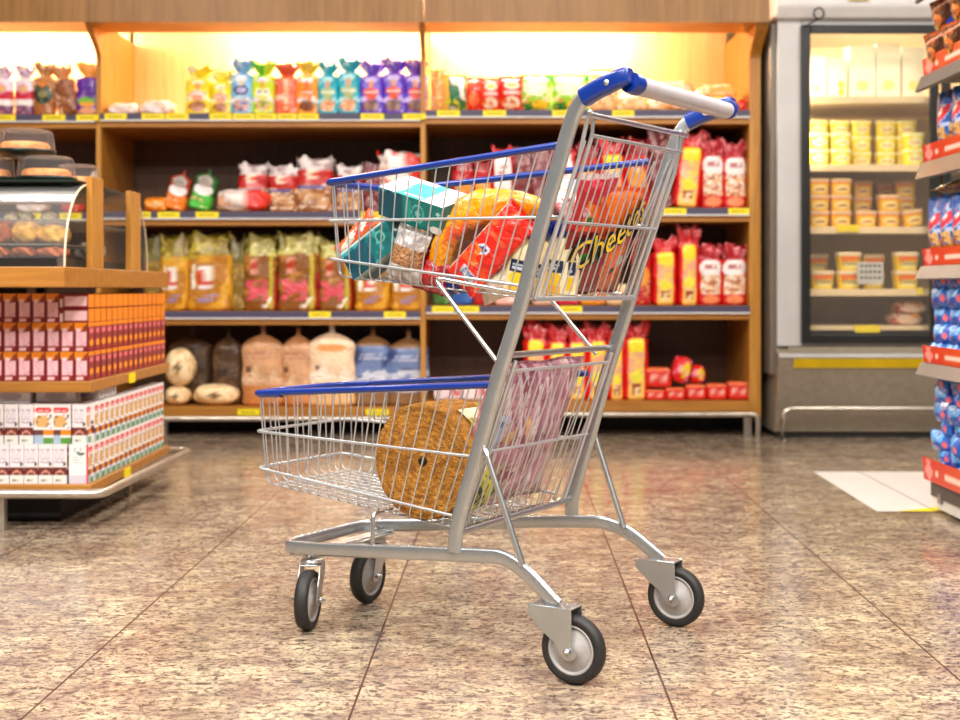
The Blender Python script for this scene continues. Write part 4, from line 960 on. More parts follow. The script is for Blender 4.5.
grn = printbox(.058, .05, wh_, {'front': W_green, 'back': W_green, 'right': W_wide, 'left': W_wide, 'top': W_top, 'bottom': W_top}, 14, 30).mesh('milk_carton_green', M['card'])
nw = 16
for j in range(1, nw):
    for lv in range(2):
        put('milk_carton', nar, IX-.001-ww/2, IY0+.004+wd*(j+.5), zb1+lv*(wh_+.0006), f'white carton with red logo, island side, {"upper" if lv else "lower"} row, {ordn[j]} from the front', 'white cartons on the island side', rot=random.uniform(-.05, .05))
put('milk_carton', grn, IX-.030, IY0+.03, zb1, 'white carton with green badge at the lower front corner of the island', 'white cartons on the island front')
for i in range(8):
    put('milk_carton', nar, IX-.064-.0435*(i+.5), IY0+.004+wd/2, zb1, f'white carton with maroon band, lower front row, {ordn[i]} from the right corner', 'white cartons on the island front', rot=random.uniform(-.03, .03))
zz = zb1+wh_+.0006
put('milk_carton', nar, IX-.030, IY0+.006+wd/2, zz, 'white carton with maroon band, upper front row, at the right corner', 'white cartons on the island front', rot=.04)
for i in range(2):
    put('milk_carton', nar, IX-.085-.052*i, IY0+.035, zz, f'white carton turned to show its red logo, {"right" if i==0 else "left"} one of two', 'white cartons on the island front', rot=pi/2)
for i in range(3):
    put('milk_carton', nar, IX-.188-.0445*i, IY0+.006+wd/2, zz, f'white carton with maroon band, upper front row, {["right", "middle", "left"][i]} of three', 'white cartons on the island front', rot=random.uniform(-.04, .04))
wl = printbox(wh_, .058, ww, {'front': W_top, 'top': W_narrow}, 20, 8).mesh('milk_carton_lying', M['card'])
for i, (dx, dy) in enumerate(((-.25, .06), (-.12, .08), (-.35, .1), (-.08, .2), (-.08, .27), (-.08, .34))):
    put('milk_carton', wl, IX+dx, IY0+dy+.02, zz+wh_+.0012, f'white carton lying flat on top of the upper white cartons, {ordn[i]}', 'white cartons lying on the island')
for i in range(7):
    for j in (1, 2):
        put('milk_carton', nar, IX-.064-.0435*(i+.5), IY0+.004+wd*(j+.5), zz if i < 5 else zb1, f'white carton standing behind the front row, {ordn[i]} column, {"nearer" if j==1 else "farther"} row', 'white cartons behind the front row')
        if i < 5: put('milk_carton', nar, IX-.064-.0435*(i+.5), IY0+.004+wd*(j+.5), zb1, f'white carton low behind the front row, {ordn[i]} column, {"nearer" if j==1 else "farther"} row', 'white cartons behind the front row')

# cake case
cs = thing('cake_case', 'curved glass bakery case with wooden posts on the island', 'display case', (IX, 0, .778))
y0c, y1c, hc = 3.845, 4.80, .256
def arc(side):
    pts = []
    for k in range(13):
        a = k/12*pi/2
        if side < 0: pts.append((y0c+.30*(1-cos(a)**.75) if k < 12 else y0c+.30, hc*(sin(a)**1.0)))
        else: pts.append((y1c-.25*(1-cos(a)**.75) if k < 12 else y1c-.25, hc*sin(a)))
    return pts
def sheet(pts, x0, x1, t=.004):
    mb = MB(); n = len(pts); vs = [(x0, a, b) for a, b in pts]+[(x1, a, b) for a, b in pts]
    mb.add(vs, [(i, i+1, n+i+1, n+i) for i in range(n-1)], 0, None, True); return mb
obj('curved_glass', sheet(arc(-1), -1.1, -.018), M['glass'], cs)
obj('curved_glass', sheet(arc(1), -1.1, -.018), M['glass'], cs)
pf = arc(-1); pr = arc(1)[::-1]; loop = pf+pr
obj('end_glass', MB().add([(-.0135, a, b) for a, b in loop], [tuple(range(len(loop)))]), M['endglass'], cs)
edge = mat('glass_edge', (226, 206, 176), .2, 0, .04, 30, spec=.8)
obj('glass_edge', MB().tube([(-.014, a, b) for a, b in pf], .0035, 6), edge, cs)
obj('glass_edge', MB().tube([(-.014, a, b) for a, b in pr], .003, 6), edge, cs)
for ya, yb, tn in ((4.05, 4.175, .277), (4.50, 4.63, .266)):
    obj('post', MB().box(-.012, .006, ya, yb, 0.0005, tn), M['wood'], cs, bevel=.002)
obj('top_panel', MB().box(-1.1, -.03, 4.0, 4.62, hc+.0005, hc+.008), M['dkgreen'], cs)
obj('glass_shelf', MB().box(-1.09, -.032, 3.92, 4.7, .135, .140), M['glass'], cs)
obj('tray', MB().box(-1.09, -.035, 3.84, 4.75, .001, .026), M['black'], cs)
obj('tray', MB().box(-1.09, -.045, 3.90, 4.3, .0655, .069), M['steel'], cs)
def lump(w, d, h, seed, sq=2.6): return puff(w, d, h, lambda c: c.fill((200, 140, 60)), sq, seed, lump=.1)
zc0 = .778+.0265
for i, (xa, xb, m_, ya, z_, h_, lb) in enumerate(((-14, 9, 'breadb', 3.98, .07, .07, 'brown glazed bread in the cake case, cut by the left picture edge'),
        (9, 35, 'bread', 3.98, .07, .066, 'golden braided bread in the cake case, left one'), (34, 62, 'bread', 3.98, .07, .058, 'golden braided bread in the cake case, beside the curved glass edge'))):
    tag(obj('braided_bread', lump((xb-xa)*ya/FPX, .14, h_, i+3), M[m_], None, (X((xa+xb)/2, ya), ya+.06, .778+z_-.0005)), lb, 'bread', 'breads in the cake case')
for i in range(3):
    xa = -14+26*i; ya = 3.93
    tag(obj('chocolate_roll', lump(25*ya/FPX, .12, .038, i+9, 3), M['breadb'], None, (X(xa+12.5, ya), ya+.03, zc0+.0)), f'brown glazed roll low on the black tray of the cake case, {["leftmost", "middle", "rightmost"][i]}', 'bread', 'rolls on the black tray')
for i, (p, s_) in enumerate(((47, 14), (25, 12), (10, 13))):
    ya = 4.15
    tag(obj('pastry', lump(s_*ya/FPX, .06, .035, i+15), mat('pale_pastry', (238, 214, 176), .6, 0, .2, 30, bump=.5), None, (X(p, ya), ya+.02, .778+.1405)), f'pale pastry on the glass shelf of the cake case, {["right", "middle", "left"][i]}', 'pastry', 'pastries on the glass shelf')
tag(obj('wrapped_roll', lump(.09, .1, .06, 31), mat('clear_wrap', (150, 140, 130), .2, 0, .5, 40, bump=1), None, (-1.275, 4.40, zc0)), 'wrapped roll in cling film between the posts of the cake case', 'bread')
# domes
def dome(x, y, z, w, label):
    t = thing('cake_dome', label, 'cake', (x, y, z), (0, 0, random.random()*3), 'domed cakes on the cake case'); t.scale = (1, 1, .8)
    r = w/2
    obj('tray', MB().lathe([(0, 0), (r*.86, 0), (r*.98, .012), (r, .022), (r*.96, .022), (r*.84, .006), (0, .006)], seg=40), M['dkgreen'], t)
    ck = [(0, .007)]+[(r*.74*(1), .008), (r*.80, .02), (r*.79, .042), (r*.7, .052), (r*.3, .055), (r*.14, .048), (0, .047)]
    obj('cake', MB().lathe(ck, seg=40), M['cake'], t)
    pr = [(r*.97, .0225), (r*.93, .03), (r*.88, .085), (r*.82, .098), (r*.7, .102), (0, .104)]
    mb = MB(); vs = []; seg = 72
    for i in range(seg):
        a = 2*pi*i/seg; q = 1+.012*((-1)**i)
        for k, (rr, h) in enumerate(pr): vs.append((rr*cos(a)*(q if 0 < k < 4 else 1), rr*sin(a)*(q if 0 < k < 4 else 1), h))
    n = len(pr); mb.add(vs, [(i*n+j, ((i+1) % seg)*n+j, ((i+1) % seg)*n+j+1, i*n+j+1) for i in range(seg) for j in range(n-1)], 0, None, False)
    obj('dome', mb, M['dome'], t)
zt2 = .778+hc+.0085
dome(X(46.5, 4.16), 4.16, zt2, .186, 'cake under a clear dome on the case, middle of the lower row')
dome(X(-12, 4.16), 4.16, zt2, .17, 'cake under a clear dome at the left picture edge')
dome(X(76, 4.42), 4.44, zt2, .15, 'smaller cake under a clear dome at the back beside the wooden post')
dome(X(24, 4.16), 4.17, zt2+.0838, .19, 'cake under a clear dome stacked on the two lower domes')

# ------------------------------------------------------------------ the shopping trolley
CX, CY, CTH = .2848, 2.6342, 1.03729
LAT = Vector((cos(CTH), sin(CTH), 0)); LON = Vector((-sin(CTH), cos(CTH), 0))
def P(w, l, z): return Vector((l, -w, z))
def PU(w, l, z): return P(w, l-.064*(w+.21), z)
def WP(w, l, z): return Vector((CX, CY, 0))+LAT*w+LON*l+Vector((0, 0, z))
ct = thing('shopping_trolley', 'two-tier wire shopping trolley with blue rims standing on the granite floor', 'shopping cart', (CX, CY, 0), (0, 0, math.atan2(LON.y, LON.x)))
# base frame, one bent rounded-rectangular tube
def side_pts(s):
    return [P(s*(.228 if s < 0 else .256), .032, .138), P(s*(.223 if s < 0 else .243), .098, .190), P(s*.22, .147, .214), P(s*.212, .30, .203), P(s*.165, .62, .172), P(s*.150, .735, .165)]
base = fillet(side_pts(-1)[:1]+side_pts(-1)[1:]+side_pts(1)[::-1], .045, 6)
b_ = obj('base_frame', MB().sweep(base, rrect(.028, .016, .006), (0, 0, 1)), M['grey'], ct)
obj('castor_strap', MB().box(.655, .705, -.16, .16, .150, .154).box(.664, .696, -.16, .16, .1495, .158), M['metal'], ct, bevel=.002)
for s in (-1, 1):
    up = [PU(s*.219, .256, .212), PU(s*.219, .255, .25), PU(s*.218, .242, .30), PU(s*.216, .205, .412), PU(s*.215, .169, .534), PU(s*.214, .112, .695), PU(s*.213, .087, .79), PU(s*.213, .046, .916), PU(s*.213, .019, 1.0), PU(s*.214, .004, 1.038), PU(s*.217, -.017, 1.064), PU(s*.221, -.052, 1.078), PU(s*.223, -.09, 1.090)]
    obj('upright', MB().sweep(fillet(up, .05, 5), rrect(.017, .030, .0084, 4), (0, 1, 0)), M['grey'], ct)
    obj('brace', MB().tube(fillet([P(s*.226, .106, .203), P(s*.231, .180, .405), P(s*.226, .186, .412), P(s*.216, .190, .410)], .006), .0062, 8), M['metal'], ct)
    obj('brace', MB().tube(fillet([P(s*.212, .165, .575), P(s*.205, .315, .738), P(s*.203, .10, .703)], .02), .0045, 8), M['chrome'], ct)
    obj('brace', MB().tube(fillet([P(s*.19, .47, .190), P(s*.188, .47, .262), P(s*.12, .47, .262)], .012), .0045, 8), M['metal'], ct)
# crossbars
obj('crossbar', MB().tube([PU(-.2, -.018, 1.034), PU(.21, -.018, 1.034)], .0055, 8), M['chrome'], ct)
obj('crossbar', MB().tube([PU(-.21, .155, .590), PU(.21, .165, .590)], .0062, 10), M['metal'], ct)
obj('crossbar', MB().sweep([P(-.212, .252, .250), P(.212, .238, .256)], rrect(.014, .022, .006), (0, 0, 1)), M['metal'], ct)

def basket(zf, whf, lt0, lb0, L, n, nf, wr, ring_r, rim_r, nbot, ringz, rimd, rear_l):
    """zf: rim z(l); ringz: list of (a,b) z=a+b*l; last = floor"""
    fa, fb = ringz[-1]
    mb = MB()
    def wh_at(l, z):
        t = (z-(fa+fb*l))/(zf(l)-(fa+fb*l)); return whf(l)*(.93+.07*max(0, min(1, t)))
    def lrear(z, l=.1):
        zt_, zb_ = zf(rear_l), fa+fb*rear_l; t = (z-zb_)/(zt_-zb_); return lb0+(lt0-lb0)*t
    Lb = L-.012
    for a, b in ringz[:-1]:
        z0_ = a+b*.1; lr = lrear(z0_)
        pts = [P(-wh_at(lr, a+b*lr)-.004, lr, a+b*lr), P(-wh_at(L, a+b*L)-.004, L, a+b*L), P(wh_at(L, a+b*L)+.004, L, a+b*L), P(wh_at(lr, a+b*lr)+.004, lr, a+b*lr)]
        mb.tube(fillet(pts, .018, 5), ring_r, 6, ref=(0, 0, 1))
    for i in range(n):
        s = i/(n-1); t_ = lt0+(L-.02-lt0)*s; q = lb0+(Lb-.02-lb0)*s
        zt_, zb_ = zf(t_), fa+fb*q; a, b = whf(t_), whf(q)*.93
        mb.tube(fillet([P(-a, t_, zt_), P(-b, q, zb_), P(b, q, zb_), P(a, t_, zt_)], .02, 4), wr, 5, ref=(1, 0, 0))
    for i in range(nf):
        s = -1+2*(i+.5)/nf; a = whf(L)*s; b = a*.93
        zr = fa+fb*lb0
        mb.tube(fillet([P(a, L, zf(L)), P(b, Lb, fa+fb*Lb), P(whf(lb0)*.9*s, lb0, zr)], .02, 4), wr, 5, ref=(0, 1, 0))
    o = obj('basket', mb, M['wire'], ct)
    rim = [P(-whf(rear_l), rear_l, zf(rear_l)), P(-whf(L), L+.003, zf(L)), P(whf(L), L+.003, zf(L)), P(whf(rear_l), rear_l, zf(rear_l))]
    r = MB().tube(fillet(rim, .022, 6), rim_r, 8, ref=(0, 0, 1))
    for s in (-1, 1):
        c0, c1 = P(s*whf(L-.05), L-.075, zf(L-.05)), P(s*whf(L)*.99, L-.012, zf(L)); r.tube([c0, c0.lerp(c1, .12), c0.lerp(c1, .88), c1], rim_r*1.25, 8, ref=(0, 0, 1))
    r.tube([P(-whf(L)*.7, L+.003, zf(L)), P(whf(L)*.7, L+.003, zf(L))], rim_r*1.2, 8, ref=(0, 0, 1))
    obj('rim', r, M['blue'], o); return o
basket(lambda l: .985-.07*l, lambda l: .2-.115*l, -.012, .118, .632, 19, 7, .0017, .0031, .0072, 9, [(.848, .018), (.706, .117), (.685, .0935)], 0, .035)
basket(lambda l: .5465-.0706*l, lambda l: .2137-.068*l, .135, .262, .800, 20, 11, .0017, .0033, .0072, 12, [(.387, .0273), (.244, .1066), (.216, .100)], 0, .18)
# upper gate
g = MB()
def gl(z): return -.011+(.998-z)*.36
def G(w, z): return PU(w, gl(z), z)
for s in (-1, 1):
    g.tube([PU(s*.197, -.014, 1.030), G(s*.197, .955), G(s*.196, .697)], .0040, 8)
    g.tube([G(s*.176, .998), G(s*.17, .697)], .0040, 8)
    g.tube(fillet([PU(s*.197, -.014, 1.028), PU(s*.19, -.014, 1.044), PU(s*.178, -.014, 1.034), G(s*.176, .998)], .008), .0036, 8)
g.tube([G(-.18, .998), G(.197, .998)], .0036, 8)
g.tube([G(-.18, .84), G(.197, .84)], .0032, 8)
g.sweep([G(-.196, .697), G(.198, .697)], rrect(.010, .010, .003), (0, 0, 1))
for i in range(15):
    w = -.176+.352*i/14; g.tube([G(w, .998), G(w, .84), G(w, .70)], .0016, 5)
obj('child_gate', g, M['wire'], ct)
g = MB()
def G2(w, z): return PU(w, .150+(.56-z)*.36, z)
for s in (-1, 1): g.tube([G2(s*.188, .58), G2(s*.192, .262)], .0040, 8)
g.tube([G2(-.19, .560), G2(.19, .560)], .0034, 8); g.tube([G2(-.2, .403), G2(.2, .403)], .0030, 8)
for i in range(15):
    w = -.178+.356*i/14; g.tube([G2(w, .56), G2(w, .258)], .0016, 5)
obj('rear_gate', g, M['wire'], ct)
# handle
hd = MB(); hw_ = .193
prof_h = [(.0170*cos(a)*(1-.10*(abs(sin(a*1.0)) > .96)), .0200*sin(a)) for a in [2*pi*j/28 for j in range(28)]]
hd.sweep([PU(-hw_, -.110, 1.080), PU(hw_, -.108, 1.078)], prof_h, (0, 0, 1))
hb_ = obj('handle_bar', hd, M['gplast'], ct)
obj('handle_seam', MB().tube([PU(-hw_+.015, -.093, 1.0835), PU(hw_-.015, -.091, 1.0815)], .0028, 6), mat('seam_grey', (120, 116, 122), .5), hb_)
for s in (-1, 1):
    capm = MB().sweep([PU(s*.216, -.016, 1.062), PU(s*.219, -.045, 1.075), PU(s*.223, -.085, 1.088), PU(s*.225, -.108, 1.094), PU(s*.225, -.113, 1.094)], rrect(.030, .033, .008), (0, 1, 0), scale=[1, 1, 1, 1, .75])
    capm.sweep([PU(s*.214, -.106, 1.084), PU(s*.203, -.109, 1.081), PU(s*.195, -.110, 1.080)], [(a*1.10, b*1.10) for a, b in prof_h], (0, 0, 1), scale=[1.0, 1.05, 1])
    q = obj('handle_cap', capm, M['blue'], ct)
    obj('screw', MB().lathe([(0, 0), (.0055, 0), (.005, .003), (.002, .0025), (0, .0022)], 'y', 14, c=(-.070, .2375, 1.083)) if s < 0 else MB().lathe([(0, 0), (.0055, 0), (.005, .003), (0, .0022)], 'y', 14, c=(-.098, -.2385, 1.083)), M['metal'], q)
lo = MB().lathe([(0, .0), (.0075, 0), (.0075, .001), (0, .001)], 'y', 24, sx=1.7)
obj('cap_badge', lo, M['whitep'], ct, loc=(-.092, -.2035, 1.080), rot=(0, .35, 0))
# castors
def wheelparts(par, y=0):
    r = .0625
    ty = [(.045, -.012), (.052, -.0145), (.058, -.0135), (r, -.006), (r, .006), (.058, .0135), (.052, .0145), (.045, .012)]
    obj('tyre', MB().lathe(ty, 'y', 48), M['rubber'], par)
    hb = [(0, -.012), (.012, -.012), (.013, -.0095), (.037, -.0095), (.038, -.0075), (.0405, -.0075), (.0415, -.0125), (.0455, -.0125), (.0455, .0125), (.0415, .0125), (.0405, .0075), (.038, .0075), (.037, .0095), (.013, .0095), (.012, .012), (0, .012)]
    obj('wheel_hub', MB().lathe(hb, 'y', 48), M['hub'], par)
    ax = MB()
    for s in (-1, 1): ax.lathe([(0, 0), (.006, 0), (.006, s*.005), (.0035, s*.006), (.0035, s*.011), (0, s*.011)], 'y', 12, c=(0, -s*.0245, 0))
    obj('axle_bolt', ax, M['metal'], par)
for s in (-1, 1):   # rear, fixed
    wc = -.226 if s < 0 else .258
    poly = [(.082, .0765), (-.006, .0765), (-.008, .012)]+[(.0+.017*cos(a), .017*sin(a)) for a in [radians(185+19*k) for k in range(9)]]+[(.030, .014), (.052, .030), (.084, .058)]
    fk = MB().prism(poly, -.0235, -.021).prism(poly, .021, .0235).box(-.006, .082, -.021, .021, .0738, .0765)
    f = obj('castor', fk, M['grey'], ct, loc=(.0, -wc, .0625), bevel=.0012); wheelparts(f)
for s, phi, l in ((-1, 9, .666), (1, 26, .69)):   # front, swivelled
    dirw = Vector((sin(radians(phi)), cos(radians(phi)), 0)); ang = math.atan2(dirw.y, dirw.x)-math.atan2(LON.y, LON.x)
    dl = Vector((cos(ang), sin(ang), 0)); piv = P(s*.133, l, .0625); wl_ = piv-dl*.032
    poly = [(.016, .071), (.050, .071), (.047, .05), (.014, -.004), (.008, -.013), (-.008, -.013), (-.013, -.004), (-.005, .03)]
    fk = MB().prism(poly, -.0235, -.021).prism(poly, .021, .0235).box(.006, .056, -.021, .021, .068, .071)
    fk.lathe([(0, .0712), (.024, .0712), (.026, .076), (.022, .082), (0, .082)], 'z', 20, c=(.032, 0, 0)).lathe([(0, .082), (.008, .082), (.008, .102), (0, .102)], 'z', 6, c=(.032, 0, 0))
    f = obj('castor', fk, M['metal'], ct, loc=tuple(wl_), rot=(0, 0, ang), bevel=.001); wheelparts(f)

# ------------------------------------------------------------------ goods in the trolley
FACE = math.atan2(-LON.y, -LON.x)     # rotation that turns local x to the right of the picture, local y away from the near side
def incart(name, mb, mats, w, l, z, roll, label, cat, tilt=0, turn=0, bevel=0):
    o = obj(name, mb, mats, None, bevel=bevel)
    R_ = Matrix.Rotation(FACE+turn, 4, 'Z') @ Matrix.Rotation(tilt, 4, 'X') @ Matrix.Rotation(-roll, 4, 'Y')
    o.matrix_world = Matrix.Translation(WP(w, l, z)) @ R_
    return tag(o, label, cat)
def fromnear(px, py, w):
    k = (px-480)/FPX; l = (k*(CY+LAT.y*w)-CX-LAT.x*w)/(LON.x-k*LON.y); D = CY+LAT.y*w+LON.y*l
    return l, EYE+(HZN-py)*D/FPX
def center(mb, h):
    mb.v = [(x, y, z-h/2) for x, y, z in mb.v]; return mb
teal = (8, 132, 128); dteal = (8, 84, 98)
def T_side(c):
    c.fill((10, 118, 112)); c.rect(0, 0, .38, 1, (12, 80, 96)); c.ell(.62, .5, .1, .32, (90, 190, 176)); c.ell(.62, .5, .08, .25, (10, 118, 112)); c.ell(.62, .5, .04, .12, (120, 200, 190)); c.blot(9, .7, (60, 150, 160), 3, (0, 0, .4, 1)); c.rect(.42, .1, .5, .9, (40, 150, 140)); c.ell(.93, .7, .025, .09, (180, 226, 216)); c.ell(.9, .12, .1, .14, (230, 226, 220))
def T_top(c):
    c.fill((226, 218, 226)); c.rect(.26, 0, .68, 1, (24, 160, 154)); c.rect(.26, .82, .5, 1, (226, 218, 226)); c.blot(5, .7, (200, 226, 226), 3, (.3, .3, .7, 1)); c.rect(.36, .1, .62, .18, (220, 240, 238)); c.rect(.74, .16, .94, .8, (150, 120, 180)); c.rect(.77, .22, .91, .74, (248, 240, 246)); c.marks(.78, .3, .9, .66, (110, 90, 170), 3); c.rect(.02, .1, .28, .5, (240, 216, 228)); c.marks(.04, .1, .26, .9, (214, 190, 204), 6)
def T_end(c): c.fill((10, 92, 100)); c.rect(.15, .55, .85, .65, (200, 230, 230))
def rotm(a, b, c_):
    return Matrix.Rotation(c_, 4, 'Z') @ Matrix.Rotation(b, 4, 'Y') @ Matrix.Rotation(a, 4, 'X')
o = obj('teal_box', center(printbox(.176, .092, .062, {'front': T_side, 'back': T_side, 'left': T_end, 'right': T_end, 'top': T_top, 'bottom': T_side}, 44, 34), .062), M['card'])
o.matrix_world = Matrix.Translation((-.1134, 2.775, .888)) @ rotm(.327, .29, -.638)
tag(o, 'teal cardboard box with white and lilac top, uppermost in the upper basket', 'box')
def T2(c): c.fill((10, 108, 110)); c.rect(0, 0, .5, 1, (12, 80, 98)); c.blot(7, .66, (60, 160, 170), 3); c.ell(.78, .62, .1, .2, (100, 196, 180)); c.ell(.78, .62, .07, .14, (10, 108, 110)); c.rect(.0, .94, 1, 1, (190, 226, 220))
incart('teal_box', center(printbox(.134, .07, .066, {'front': T2, 'top': lambda c: c.fill((150, 200, 194)), 'right': T_end, 'left': T_end}, 34, 24), .062), M['card'], -.085, *fromnear(379, 251, -.085), radians(32), 'darker teal box standing tilted under the upper one near the basket front', 'box')
def OR(c): c.fill((244, 84, 24)); c.ell(.5, .55, .42, .22, (250, 232, 214)); c.blot(8, .55, (230, 60, 40), 3, (.1, .35, .9, .8)); c.rect(0, 0, 1, .08, (250, 190, 60)); c.shade(.12, 7)
incart('orange_pack', center(pillow(.13, .044, .05, OR, 4, 30, 16, .03), .044), M['film'], -.06, *fromnear(359, 237, -.06), radians(42), 'slim orange and white pack leaning at the basket front', 'snack pack')
def SEED(c):
    c.fill((190, 184, 180)); c.poly([(.0, .62), (1, .62), (1, .3), (.0, .3)], (160, 112, 74)); c.rect(0, .3, 1, .66, (176, 128, 86)); m = (c.V > .3) & (c.V < .66) & (vnoise(c.U, c.V*c.a, 34, 3) > .58); c.mask(m, (112, 70, 42)); c.blot(5, .62, (212, 208, 206), 5, (0, 0, 1, .3)); c.blot(5, .62, (160, 150, 148), 8, (0, .66, 1, 1)); c.shade(.1, 8)
incart('seed_bag', center(pillow(.084, .108, .045, SEED, 7, 44, 60, .04, .12), .105), M['film'], -.125, *fromnear(408, 256, -.125), radians(-18), 'clear bag of brown seeds with grey ends in the upper basket', 'seed bag')
def RED2(c): c.fill((172, 14, 22)); c.blot(12, .74, (236, 120, 130), 3); c.shade(.2, 5)
incart('red_bag', center(pillow(.085, .085, .05, RED2, 11), .085), M['film'], -.10, *fromnear(434, 272, -.10), radians(-14), 'dark red bag under the yellow-orange bag in the upper basket', 'bag')
def PK(c): c.fill((226, 130, 140)); c.blot(6, .55, (150, 90, 84), 3); c.blot(8, .64, (246, 210, 210), 6)
incart('pink_pack', center(puff(.06, .08, .035, PK, 3, 4), .035), M['film'], -.04, .48, .752, radians(6), 'pink and brown pack low under the darker teal box', 'pack')
def GLD(c): c.fill((226, 190, 90)); c.blot(7, .55, (250, 236, 190), 3)
incart('gold_pack', center(puff(.07, .1, .03, GLD, 3, 6), .03), M['film'], .0, .575, .758, radians(4), 'pale gold pack low at the basket front', 'pack')
def ORG(c):
    c.fill((246, 158, 10)); c.blot(5, .64, (255, 196, 60), 3); c.blot(9, .72, (226, 120, 6), 6); c.ell(.42, .48, .16, .035, (180, 30, 30)); c.ell(.42, .48, .09, .02, (240, 110, 40)); c.ell(.3, .33, .1, .025, (206, 60, 40)); c.poly([(0, .18), (.2, .22), (.24, .5), (0, .62)], (120, 70, 30)); c.rect(0, 0, 1, .06, (220, 110, 10)); c.blot(8, .7, (240, 80, 40), 8, (.1, .25, .6, .45)); c.shade(.14, 6)
pth = []; wid = []
for px, py, wd_ in ((438, 272, .036), (442, 264, .062), (449, 250, .082), (458, 232, .086), (470, 218, .088), (485, 210, .082), (502, 207, .072), (520, 206, .062), (534, 208, .05), (542, 211, .034)):
    pth.append((px, py)); wid.append(wd_)
pp = [fromnear(a, b, -.09) for a, b in pth]; l0, z0 = pp[4]
incart('orange_bag', arc_bag([(-(l-l0), 0, z-z0) for l, z in pp], wid, .075, ORG), M['film'], -.09, l0, z0, 0, 'glossy yellow-orange bag bent over the other goods in the upper basket', 'snack bag')
def RDL(c):
    c.fill((238, 34, 14)); c.blot(5, .6, (250, 80, 30), 3); c.rect(.2, .62, .8, .66, (240, 90, 50)); c.ell(.42, .46, .2, .055, (206, 220, 240), .5); c.ell(.42, .46, .14, .03, (40, 70, 120), .5); c.rect(.3, .1, .75, .2, (200, 206, 220)); c.marks(.34, .1, .7, .2, (110, 130, 170), 3, 2); c.rect(0, .0, .05, 1, (190, 200, 180)); c.blot(7, .66, (250, 120, 40), 8, (.1, .25, .6, .45))
incart('red_packet', center(pillow(.082, .200, .032, RDL, 15, 36, 70, .03, .06, .02), .200), M['film'], -.135, *fromnear(491, 249, -.135), radians(-47), 'long bright red packet with small oval logo leaning against the near basket side', 'packet')
def FLR(c): c.fill((214, 200, 178)); c.blot(4, .6, (232, 222, 204), 3); c.shade(.08, 6)
incart('paper_bag', center(pillow(.11, .065, .05, FLR, 19, crimp=.02), .065), M['soft'], -.105, *fromnear(502, 281, -.105), radians(20), 'pale beige bag lying under the bright red packet', 'bag')
incart('navy_pack', center(pillow(.06, .04, .04, lambda c: c.fill((20, 26, 110)) and c.blot(6, .6, (40, 70, 170), 3), 21, 16, 16, .02), .04), M['film'], -.1, *fromnear(458, 284, -.1), radians(8), 'dark blue pack on the basket floor between the red bags', 'pack')
# mayonnaise jars
def sqjar(prof, sq=3, nt=48, sy=.8):
    vs = []
    for r, z in prof:
        for i in range(nt):
            a = 2*pi*i/nt; e = 2/sq; vs.append((r*math.copysign(abs(cos(a))**e, cos(a)), r*sy*math.copysign(abs(sin(a))**e, sin(a)), z))
    return MB().add(vs, [(j*nt+i, j*nt+(i+1) % nt, (j+1)*nt+(i+1) % nt, (j+1)*nt+i) for j in range(len(prof)-1) for i in range(nt)], 0, None, True)
def jar_at(px, w, lean, label):
    jar = thing('mayonnaise_jar', label, 'jar', group='mayonnaise jars in the upper basket')
    jl, jz = fromnear(px, 296, w)
    jar.matrix_world = Matrix.Translation(WP(w, jl, .700)) @ Matrix.Rotation(FACE, 4, 'Z') @ Matrix.Rotation(lean, 4, 'Y')
    obj('jar_body', sqjar([(0, 0), (.034, 0), (.038, .006), (.039, .07), (.038, .094), (.032, .112), (.029, .118), (0, .119)]), M['cream'], jar)
    obj('lid', sqjar([(0, .1195), (.031, .1195), (.033, .122), (.033, .144), (.031, .149), (.012, .150), (0, .150)], 2.4, sy=.88), M['navy'], jar)
    nt = 60; vs = []; U = []; V = []
    for j in range(25):
        for i in range(nt+1):
            a = pi+pi*i/nt; e = 2/3; vs.append((.0398*math.copysign(abs(cos(a))**e, cos(a)), .0398*.8*math.copysign(abs(sin(a))**e, sin(a)), .008+.066*j/24)); U.append(i/nt); V.append(j/24)
    c = Cv(np.array(U), np.array(V), .6); c.fill((246, 230, 190)); c.rect(.0, 0, .2, 1, (238, 234, 228)); c.rect(.03, .1, .13, .6, (90, 80, 110)); c.rect(.1, .7, .18, .92, (50, 50, 60)); c.rect(.22, .2, .28, 1, (250, 206, 20))
    c.rect(.36, .6, .64, .98, (24, 34, 66)); c.marks(.4, .7, .6, .9, (200, 210, 230), 2); c.ell(.5, .42, .12, .2, (248, 200, 16)); c.rect(.38, 0, .62, .22, (240, 180, 60)); c.rect(.74, .55, .95, .98, (24, 34, 66)); c.marks(.76, .65, .93, .9, (200, 210, 230), 2); c.rect(.74, .1, .92, .5, (248, 200, 16))
    obj('jar_label', MB().add(vs, [(j*(nt+1)+i, j*(nt+1)+i+1, (j+1)*(nt+1)+i+1, (j+1)*(nt+1)+i) for j in range(24) for i in range(nt)], 0, c.c, True), M['card'], jar)
jar_at(522, -.10, radians(12), 'mayonnaise jar with dark blue lid leaning left of the near post')
jar_at(557, -.05, radians(6), 'mayonnaise jar with dark blue lid standing right of the near post behind the gate')
